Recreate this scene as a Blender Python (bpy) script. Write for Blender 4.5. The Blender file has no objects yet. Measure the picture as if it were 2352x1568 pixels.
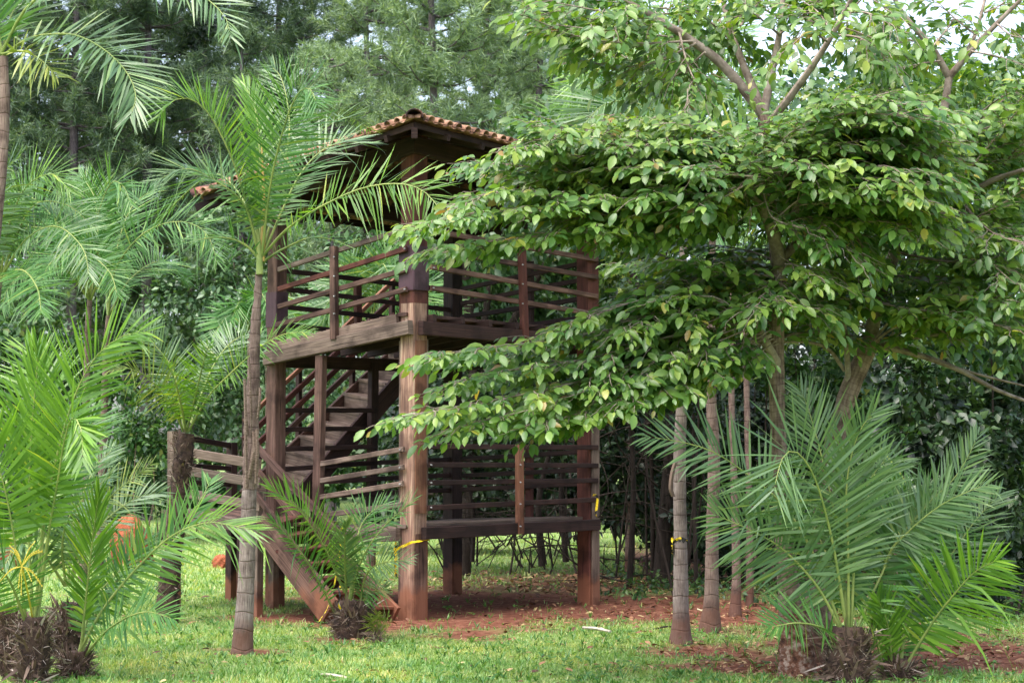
import bpy, math, random
import numpy as np
from mathutils import Vector
R = random.Random(7)
rng = np.random.default_rng(11)
SC = bpy.context.scene
COL = SC.collection
rad = math.radians

# ------------------------------------------------------------------ camera
F_PX = 4400.0
HORIZON = 1030.0
EYE = 2.0
PITCH = math.atan((HORIZON - 784.0) / F_PX)
cam = bpy.data.cameras.new('camera')
cam.sensor_width = 36.0
cam.lens = F_PX / 2352.0 * 36.0
cam.clip_end = 3000
cam.dof.use_dof = True
cam.dof.focus_distance = 19.5
cam.dof.aperture_fstop = 4.5
co = bpy.data.objects.new('camera', cam)
COL.objects.link(co)
co.location = (0, 0, EYE)
co.rotation_euler = (rad(90) + PITCH, 0, 0)
SC.camera = co
cp_, sp_ = math.cos(PITCH), math.sin(PITCH)

def ray(px, py):
    v = -(py - 784.0) / F_PX
    return np.array([(px - 1176.0) / F_PX, cp_ - v * sp_, sp_ + v * cp_])

def P(px, py, Y):
    """the point seen at (px, py) of the 2352 px wide photograph, Y metres ahead"""
    d = ray(px, py)
    return np.array([0, 0, EYE]) + d * (Y / d[1])

def G(px, py):
    d = ray(px, py)
    return np.array([0, 0, EYE]) + d * (-EYE / d[2])

# ------------------------------------------------------------------ materials
def new_mat(name):
    m = bpy.data.materials.new(name)
    m.use_nodes = True
    nt = m.node_tree
    for n in list(nt.nodes):
        nt.nodes.remove(n)
    out = nt.nodes.new('ShaderNodeOutputMaterial')
    return m, nt, out

def N(nt, typ, **kw):
    n = nt.nodes.new(typ)
    for k, v in kw.items():
        if k in n.inputs.keys() if hasattr(n.inputs, 'keys') else False:
            n.inputs[k].default_value = v
        else:
            setattr(n, k, v)
    return n

def ramp(nt, stops, interp='LINEAR'):
    r = nt.nodes.new('ShaderNodeValToRGB')
    r.color_ramp.interpolation = interp
    el = r.color_ramp.elements
    while len(el) > 1:
        el.remove(el[-1])
    el[0].position = stops[0][0]
    el[0].color = (*stops[0][1], 1)
    for p, c in stops[1:]:
        e = el.new(p)
        e.color = (*c, 1)
    return r

def leaf_mat(name, stops, rough=0.42, trans=0.35, spec=0.5, tmul=(1.5, 1.5, 0.5), patch=None):
    m, nt, out = new_mat(name)
    g = nt.nodes.new('ShaderNodeNewGeometry')
    r = ramp(nt, stops)
    nt.links.new(g.outputs['Random Per Island'], r.inputs[0])
    col = r.outputs[0]
    if patch:       # broad drier and greener areas
        pn = nt.nodes.new('ShaderNodeTexNoise'); pn.inputs['Scale'].default_value = patch[0]; pn.inputs['Detail'].default_value = 4; nt.links.new(g.outputs['Position'], pn.inputs[0])
        pr = ramp(nt, patch[1]); nt.links.new(pn.outputs[0], pr.inputs[0])
        pm = nt.nodes.new('ShaderNodeMix'); pm.data_type = 'RGBA'; pm.blend_type = 'MULTIPLY'; pm.inputs[0].default_value = 1
        nt.links.new(col, pm.inputs[6]); nt.links.new(pr.outputs[0], pm.inputs[7]); col = pm.outputs[2]
    b = nt.nodes.new('ShaderNodeBsdfPrincipled')
    b.inputs['Roughness'].default_value = rough
    b.inputs['Specular IOR Level'].default_value = spec
    nt.links.new(col, b.inputs['Base Color'])
    t = nt.nodes.new('ShaderNodeBsdfTranslucent')
    mu = nt.nodes.new('ShaderNodeMix')
    mu.data_type = 'RGBA'
    mu.blend_type = 'MULTIPLY'
    mu.inputs[0].default_value = 1
    mu.inputs[7].default_value = (*tmul, 1)
    nt.links.new(col, mu.inputs[6])
    nt.links.new(mu.outputs[2], t.inputs[0])
    mx = nt.nodes.new('ShaderNodeMixShader')
    mx.inputs[0].default_value = trans
    nt.links.new(b.outputs[0], mx.inputs[1])
    nt.links.new(t.outputs[0], mx.inputs[2])
    nt.links.new(mx.outputs[0], out.inputs[0])
    return m

def noise_mat(name, stops, scale=4.0, detail=6.0, rough=0.85, bump=0.3, stretch=None, coord='Object', spec=0.3, bdist=0.02):
    m, nt, out = new_mat(name)
    tc = nt.nodes.new('ShaderNodeTexCoord')
    mp = nt.nodes.new('ShaderNodeMapping')
    if stretch:
        mp.inputs['Scale'].default_value = stretch
    nt.links.new(tc.outputs[coord], mp.inputs[0])
    n = nt.nodes.new('ShaderNodeTexNoise')
    n.inputs['Scale'].default_value = scale
    n.inputs['Detail'].default_value = detail
    n.inputs['Roughness'].default_value = 0.65
    nt.links.new(mp.outputs[0], n.inputs[0])
    r = ramp(nt, stops)
    nt.links.new(n.outputs[0], r.inputs[0])
    b = nt.nodes.new('ShaderNodeBsdfPrincipled')
    b.inputs['Roughness'].default_value = rough
    b.inputs['Specular IOR Level'].default_value = spec
    nt.links.new(r.outputs[0], b.inputs['Base Color'])
    bp = nt.nodes.new('ShaderNodeBump')
    bp.inputs['Strength'].default_value = bump
    bp.inputs['Distance'].default_value = bdist
    nt.links.new(n.outputs[0], bp.inputs['Height'])
    nt.links.new(bp.outputs[0], b.inputs['Normal'])
    nt.links.new(b.outputs[0], out.inputs[0])
    return m

def wood_mat(name, stops, tint=((0.5, 0.5, 0.5), (1.3, 1.2, 1.1)), rough=0.75, spec=0.3):
    """weathered sawn timber, grain along u of the uv map, another shade for every piece"""
    m, nt, out = new_mat(name)
    tc = nt.nodes.new('ShaderNodeTexCoord')
    def nz(sc, scale, det):
        mp = nt.nodes.new('ShaderNodeMapping')
        mp.inputs['Scale'].default_value = (*sc, 1)
        nt.links.new(tc.outputs['UV'], mp.inputs[0])
        n = nt.nodes.new('ShaderNodeTexNoise')
        n.inputs['Scale'].default_value = scale
        n.inputs['Detail'].default_value = det
        n.inputs['Distortion'].default_value = 0.3
        nt.links.new(mp.outputs[0], n.inputs[0])
        return n
    grain = nz((1.5, 45), 1.6, 6)
    big = nz((0.9, 5), 1.5, 4)
    crack = nz((1.0, 30), 1.1, 3)
    add = nt.nodes.new('ShaderNodeMath'); add.operation = 'MULTIPLY_ADD'
    add.inputs[1].default_value = 0.55
    nt.links.new(grain.outputs[0], add.inputs[0])
    m2 = nt.nodes.new('ShaderNodeMath'); m2.operation = 'MULTIPLY'
    m2.inputs[1].default_value = 0.45
    nt.links.new(big.outputs[0], m2.inputs[0])
    nt.links.new(m2.outputs[0], add.inputs[2])
    r = ramp(nt, stops)
    nt.links.new(add.outputs[0], r.inputs[0])
    cr = ramp(nt, [(0.30, (0.25, 0.22, 0.2)), (0.36, (1, 1, 1))])
    nt.links.new(crack.outputs[0], cr.inputs[0])
    oi = nt.nodes.new('ShaderNodeObjectInfo')
    tr = ramp(nt, [(0, tint[0]), (1, tint[1])])
    nt.links.new(oi.outputs['Random'], tr.inputs[0])
    a = nt.nodes.new('ShaderNodeMix'); a.data_type = 'RGBA'; a.blend_type = 'MULTIPLY'; a.inputs[0].default_value = 1
    nt.links.new(r.outputs[0], a.inputs[6]); nt.links.new(cr.outputs[0], a.inputs[7])
    c = nt.nodes.new('ShaderNodeMix'); c.data_type = 'RGBA'; c.blend_type = 'MULTIPLY'; c.inputs[0].default_value = 1
    nt.links.new(a.outputs[2], c.inputs[6]); nt.links.new(tr.outputs[0], c.inputs[7])
    b = nt.nodes.new('ShaderNodeBsdfPrincipled')
    b.inputs['Roughness'].default_value = rough
    b.inputs['Specular IOR Level'].default_value = spec
    # red earth splashed up the feet, pale scuffs and dark damp stains
    ge = nt.nodes.new('ShaderNodeNewGeometry'); sz = nt.nodes.new('ShaderNodeSeparateXYZ'); nt.links.new(ge.outputs['Position'], sz.inputs[0])
    ng = nt.nodes.new('ShaderNodeTexNoise'); ng.inputs['Scale'].default_value = 3.5; ng.inputs['Detail'].default_value = 5; nt.links.new(ge.outputs['Position'], ng.inputs[0])
    zm = nt.nodes.new('ShaderNodeMath'); zm.operation = 'MULTIPLY_ADD'; zm.inputs[1].default_value = -.55; nt.links.new(ng.outputs[0], zm.inputs[0]); nt.links.new(sz.outputs[2], zm.inputs[2])
    zr = ramp(nt, [(0, (.75, .75, .75)), (.12, (0, 0, 0))]); nt.links.new(zm.outputs[0], zr.inputs[0])
    sp = nt.nodes.new('ShaderNodeMix'); sp.data_type = 'RGBA'; sp.inputs[7].default_value = (.25, .095, .05, 1); nt.links.new(zr.outputs[0], sp.inputs[0]); nt.links.new(c.outputs[2], sp.inputs[6])
    sr = ramp(nt, [(.36, (.45, .42, .42)), (.5, (1, 1, 1)), (.66, (1, 1, 1)), (.78, (1.35, 1.3, 1.28))]); nt.links.new(ng.outputs[0], sr.inputs[0])
    c = nt.nodes.new('ShaderNodeMix'); c.data_type = 'RGBA'; c.blend_type = 'MULTIPLY'; c.inputs[0].default_value = .85; nt.links.new(sp.outputs[2], c.inputs[6]); nt.links.new(sr.outputs[0], c.inputs[7])
    nt.links.new(c.outputs[2], b.inputs['Base Color'])
    bp = nt.nodes.new('ShaderNodeBump')
    bp.inputs['Strength'].default_value = 0.35
    bp.inputs['Distance'].default_value = 0.01
    nt.links.new(grain.outputs[0], bp.inputs['Height'])
    nt.links.new(bp.outputs[0], b.inputs['Normal'])
    nt.links.new(b.outputs[0], out.inputs[0])
    return m

M = {}
M['wood'] = wood_mat('weathered_wood', [(0.28, (0.028, 0.016, 0.013)), (0.48, (0.10, 0.057, 0.045)), (0.7, (0.24, 0.15, 0.118))], tint=((0.75, 0.7, 0.72), (1.3, 1.2, 1.15)))
M['dark'] = wood_mat('dark_shaded_wood', [(0.28, (0.012, 0.007, 0.007)), (0.5, (0.034, 0.017, 0.015)), (0.75, (0.08, 0.042, 0.036))], tint=((0.75, 0.7, 0.7), (1.25, 1.15, 1.1)))  # dark timber, colour lowered further in place of weak light on shaded faces
M['grey'] = wood_mat('greyed_wood', [(0.25, (0.042, 0.03, 0.026)), (0.48, (0.135, 0.097, 0.08)), (0.72, (0.31, 0.24, 0.2))], tint=((0.8, 0.78, 0.76), (1.2, 1.15, 1.1)))
M['red'] = wood_mat('reddish_wood', [(0.25, (0.04, 0.014, 0.012)), (0.5, (0.10, 0.034, 0.027)), (0.78, (0.19, 0.075, 0.05))], tint=((0.85, 0.8, 0.8), (1.15, 1.1, 1.05)))
M['bare'] = wood_mat('bare_wood', [(0.32, (0.11, 0.06, 0.05)), (0.43, (0.20, 0.115, 0.09)), (0.52, (0.34, 0.20, 0.14)), (0.64, (0.58, 0.42, 0.31))], tint=((0.9, 0.9, 0.9), (1.05, 1.0, 1.0)))
M['orange'] = wood_mat('ochre_wood', [(0.25, (0.06, 0.023, 0.014)), (0.5, (0.19, 0.085, 0.05)), (0.75, (0.33, 0.175, 0.11))], tint=((0.9, 0.9, 0.9), (1.05, 1.0, 1.0)))
M['purple'] = wood_mat('plum_painted_wood', [(0.2, (0.050, 0.026, 0.038)), (0.6, (0.085, 0.045, 0.058)), (0.8, (0.105, 0.06, 0.07))], tint=((0.95, 0.95, 0.95), (1.05, 1, 1)), rough=0.5)
M['tile'] = noise_mat('terracotta', [(0.36, (0.04, 0.028, 0.026)), (0.47, (0.27, 0.14, 0.09)), (0.6, (0.52, 0.30, 0.20)), (0.78, (0.68, 0.52, 0.40))], scale=6, rough=0.9)
M['tilecap'] = noise_mat('stained_terracotta', [(0.42, (0.035, 0.022, 0.024)), (0.55, (0.16, 0.065, 0.055)), (0.72, (0.46, 0.17, 0.085))], scale=4.2, rough=0.9)
M['tape'] = noise_mat('yellow_tape', [(0.44, (0.85, 0.62, 0.02)), (0.5, (0.8, 0.58, 0.02)), (0.53, (0.03, 0.03, 0.03))], scale=9, rough=0.5, bump=0.0)
M['metal'] = noise_mat('bolt_steel', [(0.4, (0.25, 0.25, 0.26)), (0.6, (0.5, 0.5, 0.5))], scale=30, rough=0.4)

# leaves
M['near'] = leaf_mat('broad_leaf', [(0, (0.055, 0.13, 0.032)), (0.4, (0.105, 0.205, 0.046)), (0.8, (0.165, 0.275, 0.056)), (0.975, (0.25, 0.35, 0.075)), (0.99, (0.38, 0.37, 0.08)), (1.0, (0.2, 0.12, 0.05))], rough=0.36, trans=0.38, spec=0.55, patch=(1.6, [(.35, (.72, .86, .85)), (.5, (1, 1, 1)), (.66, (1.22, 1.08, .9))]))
M['mid'] = leaf_mat('shade_toned_leaf', [(0, (0.02, 0.062, 0.02)), (0.6, (0.043, 0.11, 0.03)), (0.95, (0.09, 0.18, 0.04)), (1, (0.2, 0.22, 0.05))], rough=0.42, trans=0.25)  # green leaf with some thicket shade put into its colour
M['wall'] = leaf_mat('vine_leaf', [(0, (0.035, 0.085, 0.035)), (0.6, (0.075, 0.15, 0.06)), (1, (0.13, 0.22, 0.085))], rough=0.42, trans=0.2, spec=0.6)
M['yel'] = leaf_mat('yellow_green_leaf', [(0, (0.06, 0.13, 0.03)), (0.5, (0.13, 0.22, 0.05)), (1, (0.30, 0.36, 0.07))], rough=0.4, trans=0.3)  # yellow-green leaves
M['dkl'] = leaf_mat('shade_darkened_leaf', [(0, (0.008, 0.024, 0.010)), (0.6, (0.017, 0.044, 0.015)), (1, (0.04, 0.085, 0.025))], rough=0.42, trans=0.18, patch=(.7, [(.35, (.55, .6, .6)), (.5, (1, 1, 1)), (.68, (1.7, 1.5, 1.1))]))  # leaf colour taken far down to stand in for deep thicket shade
M['pine'] = leaf_mat('haze_paled_needle', [(0, (0.11, 0.18, 0.115)), (0.5, (0.20, 0.29, 0.165)), (0.9, (0.28, 0.39, 0.19)), (1, (0.36, 0.47, 0.2))], rough=0.55, trans=0.25)  # needle colour paled to stand in for haze over the distance
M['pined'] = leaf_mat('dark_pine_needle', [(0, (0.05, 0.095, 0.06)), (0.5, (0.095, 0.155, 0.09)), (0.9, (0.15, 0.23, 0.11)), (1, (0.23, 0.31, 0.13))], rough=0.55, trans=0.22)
M['palm'] = leaf_mat('palm_leaflet', [(0, (0.045, 0.14, 0.035)), (0.55, (0.085, 0.21, 0.05)), (0.9, (0.14, 0.28, 0.06)), (0.97, (0.26, 0.34, 0.07)), (1, (0.26, 0.19, 0.09))], rough=0.42, trans=0.3, spec=0.45)
M['palmb'] = leaf_mat('bright_palm_leaflet', [(0, (0.07, 0.17, 0.028)), (0.5, (0.13, 0.265, 0.038)), (0.9, (0.21, 0.38, 0.05)), (0.97, (0.38, 0.44, 0.07)), (1, (0.36, 0.27, 0.1))], rough=0.36, trans=0.42, spec=0.55)
M['palmg'] = leaf_mat('sky_greyed_palm_leaflet', [(0, (0.065, 0.14, 0.055)), (0.5, (0.115, 0.205, 0.082)), (0.9, (0.175, 0.28, 0.105)), (0.97, (0.3, 0.38, 0.14)), (1, (0.3, 0.24, 0.13))], rough=0.38, trans=0.25, spec=0.6)  # base greyed and lightened to imitate sky reflected off the leaflets
M['palmy'] = leaf_mat('yellowing_palm_leaflet', [(0, (0.12, 0.19, 0.04)), (0.5, (0.2, 0.27, 0.06)), (1, (0.34, 0.36, 0.09))], rough=0.42, trans=0.3)
M['rachis'] = noise_mat('palm_rachis', [(0.35, (0.13, 0.2, 0.05)), (0.65, (0.3, 0.34, 0.1))], scale=3, rough=0.5, bump=0.05)
M['spear'] = noise_mat('ochre_petiole', [(0.35, (0.42, 0.27, 0.07)), (0.65, (0.6, 0.42, 0.14))], scale=3, rough=0.6, bump=0.05)
M['grass'] = leaf_mat('grass_blade', [(0, (0.14, 0.25, 0.075)), (0.5, (0.24, 0.38, 0.12)), (0.85, (0.34, 0.47, 0.18)), (1, (0.52, 0.48, 0.27))], rough=0.5, trans=0.35, patch=(1.1, [(.32, (.62, .78, .6)), (.5, (1, 1, 1)), (.68, (1.45, 1.12, .95))]))
M['litter'] = leaf_mat('fallen_leaf', [(0, (0.07, 0.03, 0.018)), (0.5, (0.2, 0.085, 0.045)), (0.85, (0.34, 0.18, 0.09)), (1, (0.5, 0.42, 0.2))], rough=0.7, trans=0.05)
M['fibre'] = leaf_mat('palm_fibre', [(0, (0.04, 0.024, 0.018)), (0.5, (0.13, 0.08, 0.058)), (0.82, (0.24, 0.17, 0.13)), (1, (0.5, 0.43, 0.38))], rough=0.85, trans=0.05)
M['core'] = noise_mat('fibrous_stump', [(0.35, (0.02, 0.013, 0.011)), (0.65, (0.1, 0.06, 0.045))], scale=14, rough=0.95, bump=0.9)
M['bark'] = noise_mat('smooth_bark', [(0.32, (0.055, 0.032, 0.024)), (0.52, (0.17, 0.115, 0.088)), (0.72, (0.34, 0.27, 0.22))], scale=5, stretch=(6, 6, 26), rough=0.85, bump=0.35)
M['scaly'] = noise_mat('scaly_red_bark', [(0.36, (0.05, 0.022, 0.015)), (0.5, (0.18, 0.08, 0.05)), (0.62, (0.36, 0.27, 0.22))], scale=16, rough=0.95, bump=0.9)
M['barkdk'] = noise_mat('shade_darkened_bark', [(0.32, (0.015, 0.01, 0.008)), (0.7, (0.055, 0.04, 0.033))], scale=6, stretch=(4, 4, 1), rough=0.9, bump=0.5)  # bark colour lowered to stand in for the thicket's shade
M['pinebark'] = noise_mat('pine_bark', [(0.32, (0.05, 0.04, 0.045)), (0.7, (0.2, 0.165, 0.17))], scale=7, stretch=(5, 5, 1.2), rough=0.9, bump=0.6)
M['twig'] = noise_mat('pale_twig', [(0.35, (0.12, 0.085, 0.065)), (0.65, (0.34, 0.28, 0.23))], scale=9, rough=0.85, bump=0.2)
M['twigdk'] = noise_mat('bare_vine', [(0.35, (0.02, 0.014, 0.011)), (0.65, (0.07, 0.053, 0.042))], scale=9, rough=0.9, bump=0.2)
M['mound'] = noise_mat('termite_earth', [(0.3, (0.17, 0.045, 0.022)), (0.7, (0.42, 0.13, 0.06))], scale=7, rough=0.95, bump=0.9, bdist=0.06)
M['flower'] = noise_mat('yellow_blossom', [(0.3, (0.42, 0.32, 0.03)), (0.7, (0.62, 0.52, 0.08))], scale=9, rough=0.6, bump=0)
M['log'] = noise_mat('bleached_wood', [(0.3, (0.25, 0.2, 0.16)), (0.7, (0.62, 0.56, 0.48))], scale=9, rough=0.85)
M['paper'] = noise_mat('pale_scrap', [(0.3, (0.6, 0.5, 0.2)), (0.7, (0.85, 0.8, 0.6))], scale=20, rough=0.6)

def ring_mat(name, a, b, ringc, period, streak):
    m, nt, out = new_mat(name)
    tc = nt.nodes.new('ShaderNodeTexCoord')
    sx = nt.nodes.new('ShaderNodeSeparateXYZ')
    nt.links.new(tc.outputs['UV'], sx.inputs[0])
    mp = nt.nodes.new('ShaderNodeMapping')
    mp.inputs['Scale'].default_value = (2.2, streak, 1)
    nt.links.new(tc.outputs['UV'], mp.inputs[0])
    n = nt.nodes.new('ShaderNodeTexNoise'); n.inputs['Scale'].default_value = 3; n.inputs['Detail'].default_value = 6
    nt.links.new(mp.outputs[0], n.inputs[0])
    r = ramp(nt, [(0.3, a), (0.65, b)])
    nt.links.new(n.outputs[0], r.inputs[0])
    n2 = nt.nodes.new('ShaderNodeTexNoise'); n2.inputs['Scale'].default_value = 2.5
    nt.links.new(tc.outputs['Object'], n2.inputs[0])
    ma = nt.nodes.new('ShaderNodeMath'); ma.operation = 'MULTIPLY_ADD'; ma.inputs[1].default_value = 0.16
    nt.links.new(n2.outputs[0], ma.inputs[0]); nt.links.new(sx.outputs[0], ma.inputs[2])
    dv = nt.nodes.new('ShaderNodeMath'); dv.operation = 'DIVIDE'; dv.inputs[1].default_value = period
    nt.links.new(ma.outputs[0], dv.inputs[0])
    fr = nt.nodes.new('ShaderNodeMath'); fr.operation = 'FRACT'
    nt.links.new(dv.outputs[0], fr.inputs[0])
    rr = ramp(nt, [(0, ringc), (0.05, (1, 1, 1)), (0.95, (1, 1, 1)), (1, ringc)])
    nt.links.new(fr.outputs[0], rr.inputs[0])
    mu = nt.nodes.new('ShaderNodeMix'); mu.data_type = 'RGBA'; mu.blend_type = 'MULTIPLY'; mu.inputs[0].default_value = 1
    nt.links.new(r.outputs[0], mu.inputs[6]); nt.links.new(rr.outputs[0], mu.inputs[7])
    b_ = nt.nodes.new('ShaderNodeBsdfPrincipled'); b_.inputs['Roughness'].default_value = 0.9
    n3 = nt.nodes.new('ShaderNodeTexNoise'); n3.inputs['Scale'].default_value = 5; n3.inputs['Detail'].default_value = 6; n3.inputs['Roughness'].default_value = .7
    nt.links.new(tc.outputs['Object'], n3.inputs[0])
    r3 = ramp(nt, [(.34, (.42, .36, .34)), (.5, (.95, .9, .88)), (.66, (1.25, 1.25, 1.22))]); nt.links.new(n3.outputs[0], r3.inputs[0])
    m3 = nt.nodes.new('ShaderNodeMix'); m3.data_type = 'RGBA'; m3.blend_type = 'MULTIPLY'; m3.inputs[0].default_value = 1
    nt.links.new(mu.outputs[2], m3.inputs[6]); nt.links.new(r3.outputs[0], m3.inputs[7])
    ge = nt.nodes.new('ShaderNodeNewGeometry'); sz = nt.nodes.new('ShaderNodeSeparateXYZ'); nt.links.new(ge.outputs['Position'], sz.inputs[0])
    zm = nt.nodes.new('ShaderNodeMath'); zm.operation = 'MULTIPLY_ADD'; zm.inputs[1].default_value = -.5; nt.links.new(n3.outputs[0], zm.inputs[0]); nt.links.new(sz.outputs[2], zm.inputs[2])
    zr = ramp(nt, [(0, (.8, .8, .8)), (.12, (0, 0, 0))]); nt.links.new(zm.outputs[0], zr.inputs[0])
    sp = nt.nodes.new('ShaderNodeMix'); sp.data_type = 'RGBA'; sp.inputs[7].default_value = (.13, .055, .035, 1); nt.links.new(zr.outputs[0], sp.inputs[0]); nt.links.new(m3.outputs[2], sp.inputs[6])
    nt.links.new(sp.outputs[2], b_.inputs['Base Color'])
    bp = nt.nodes.new('ShaderNodeBump'); bp.inputs['Strength'].default_value = 0.5; bp.inputs['Distance'].default_value = 0.02
    ad = nt.nodes.new('ShaderNodeMath'); ad.operation = 'ADD'
    nt.links.new(n.outputs[0], ad.inputs[0]); nt.links.new(rr.outputs[0], ad.inputs[1])
    nt.links.new(ad.outputs[0], bp.inputs['Height']); nt.links.new(bp.outputs[0], b_.inputs['Normal'])
    nt.links.new(b_.outputs[0], out.inputs[0])
    return m
M['ring'] = ring_mat('ringed_palm_bark', (0.085, 0.06, 0.055), (0.36, 0.30, 0.275), (0.42, 0.34, 0.3), 0.17, 40)
M['ringb'] = ring_mat('brown_ringed_bark', (0.085, 0.05, 0.042), (0.28, 0.205, 0.175), (0.42, 0.34, 0.3), 0.15, 34)
M['band'] = ring_mat('banded_bark', (0.10, 0.062, 0.047), (0.30, 0.225, 0.18), (0.32, 0.25, 0.22), 0.055, 6)

# ------------------------------------------------------------------ mesh helpers
class MB:
    def __init__(s):
        s.v = []; s.q = []; s.t = []; s.uv = []; s.n = 0
    def add(s, v, quads=None, tris=None, uv=None):
        v = np.asarray(v, float).reshape(-1, 3)
        if quads is not None and len(quads):
            s.q.append(np.asarray(quads, int).reshape(-1, 4) + s.n)
        if tris is not None and len(tris):
            s.t.append(np.asarray(tris, int).reshape(-1, 3) + s.n)
        s.v.append(v)
        s.uv.append(np.zeros((len(v), 2)) if uv is None else np.asarray(uv, float).reshape(-1, 2))
        s.n += len(v)
    def box(s, a, b, w, h, up=(0, 0, 1), bevel=0.006):
        """timber from a to b, w across, h along up; chamfered edges; uv u along"""
        a = np.asarray(a, float); b = np.asarray(b, float)
        d = b - a; L = np.linalg.norm(d); d = d / L
        up = np.asarray(up, float); sd = np.cross(d, up); sd /= np.linalg.norm(sd); up = np.cross(sd, d)
        c = min(bevel, w * .25, h * .25)
        x, y = w / 2, h / 2
        pr = [(-x + c, -y), (x - c, -y), (x, -y + c), (x, y - c), (x - c, y), (-x + c, y), (-x, y - c), (-x, -y + c)]
        per = np.cumsum([0] + [math.dist(pr[i], pr[(i + 1) % 8]) for i in range(8)])
        off = R.random() * 7; o2 = R.random() * 5
        V = []; U = []
        nseg = max(1, int(L / 0.8))
        for k in range(nseg + 1):
            wob = 0.0 if k in (0, nseg) else R.uniform(-1, 1) * 0.004
            for i in range(9):
                p = pr[i % 8]
                V.append(a + d * (L * k / nseg) + sd * (p[0]) + up * (p[1] + wob)); U.append((off + L * k / nseg, o2 + per[i]))
        Q = []
        for k in range(nseg):
            for i in range(8):
                Q.append((k * 9 + i, k * 9 + i + 1, k * 9 + 10 + i, k * 9 + 9 + i))
        n0 = len(V)
        for k in (0, nseg):
            for i in range(8):
                V.append(a + d * (L * k / nseg) + sd * pr[i][0] + up * pr[i][1]); U.append((off + pr[i][0] * .3, o2 + pr[i][1]))
        T = []
        for e in (0, 1):
            o = n0 + e * 8
            for i in range(1, 7):
                T.append((o, o + i, o + i + 1) if e else (o, o + i + 1, o + i))
        Q = [(q[3], q[2], q[1], q[0]) for q in Q]
        s.add(V, Q, T, U)
    def tube(s, pts, rads, n=8, jit=0.0, cap=True):
        pts = np.asarray(pts, float); m = len(pts)
        rads = np.broadcast_to(np.asarray(rads, float), (m,))
        T = np.gradient(pts, axis=0); T /= np.linalg.norm(T, axis=1)[:, None] + 1e-12
        ref = np.array([0.0, 1, 0]) if abs(T[0][2]) > .7 else np.array([0, 0, 1.0])
        V = np.empty((m, n + 1, 3)); U = np.empty((m, n + 1, 2))
        L = np.concatenate([[0], np.cumsum(np.linalg.norm(np.diff(pts, axis=0), axis=1))])
        ang = np.linspace(0, 2 * math.pi, n + 1)
        o = R.random() * 9
        for i in range(m):
            a = np.cross(T[i], ref); a /= np.linalg.norm(a) + 1e-12
            b = np.cross(T[i], a)
            r = rads[i] * (1 + (rng.uniform(-jit, jit, n + 1) if jit else 0))
            if jit: r[-1] = r[0]
            V[i] = pts[i] + (np.cos(ang) * r)[:, None] * a + (np.sin(ang) * r)[:, None] * b
            U[i, :, 0] = L[i] + o; U[i, :, 1] = ang / (2 * math.pi) * rads.max() * 6.28
        i0 = (np.arange(m - 1)[:, None] * (n + 1) + np.arange(n)[None]).ravel()
        Q = np.stack([i0, i0 + 1, i0 + n + 2, i0 + n + 1], 1)
        s.add(V.reshape(-1, 3), Q, None, U.reshape(-1, 2))
        if cap:
            for i in (0, m - 1):
                c = np.vstack([V[i, :n], pts[i][None]])
                k = np.arange(n)
                t = np.stack([k, (k + 1) % n, np.full(n, n)], 1)
                if i == 0: t = t[:, ::-1]
                s.add(c, None, t, np.tile(U[i, :1], (n + 1, 1)))
    def build(s, name, mat, parent=None, smooth=False, label=None):
        V = np.vstack(s.v); U = np.vstack(s.uv)
        if parent is not None:
            o_ = parent; off = np.zeros(3)
            while o_ is not None:
                off += np.array(o_.location); o_ = o_.parent
            V = V - off
        Q = np.vstack(s.q) if s.q else np.zeros((0, 4), int)
        T = np.vstack(s.t) if s.t else np.zeros((0, 3), int)
        me = bpy.data.meshes.new(name)
        me.vertices.add(len(V)); me.vertices.foreach_set('co', V.astype(np.float32).ravel())
        loops = np.concatenate([Q.ravel(), T.ravel()]).astype(np.int32)
        me.loops.add(len(loops)); me.loops.foreach_set('vertex_index', loops)
        tot = np.concatenate([np.full(len(Q), 4), np.full(len(T), 3)]).astype(np.int32)
        st = np.concatenate([[0], np.cumsum(tot)[:-1]]).astype(np.int32)
        me.polygons.add(len(tot)); me.polygons.foreach_set('loop_start', st); me.polygons.foreach_set('loop_total', tot)
        me.polygons.foreach_set('use_smooth', np.full(len(tot), bool(smooth)))
        uvl = me.uv_layers.new(name='UVMap')
        uvl.data.foreach_set('uv', U[loops].astype(np.float32).ravel())
        me.update(calc_edges=True)
        me.materials.append(mat)
        o = bpy.data.objects.new(name, me); COL.objects.link(o)
        if parent is not None: o.parent = parent
        if label: o['label'] = label
        return o

def tag(o, label=None, cat=None, group=None, kind=None):
    if label: o['label'] = label
    if cat: o['category'] = cat
    if group: o['group'] = group
    if kind: o['kind'] = kind
    return o

def empty(name, loc=(0, 0, 0), parent=None):
    o = bpy.data.objects.new(name, None); COL.objects.link(o)
    o.empty_display_size = 0.2
    o.location = tuple(float(c) for c in loc)
    if parent is not None: o.parent = parent
    return o

def thing(name, label, cat, loc=(0, 0, 0), group=None):
    return tag(empty(name, loc), label, cat, group)

def unit(v): return v / (np.linalg.norm(v, axis=-1, keepdims=True) + 1e-12)

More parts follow.
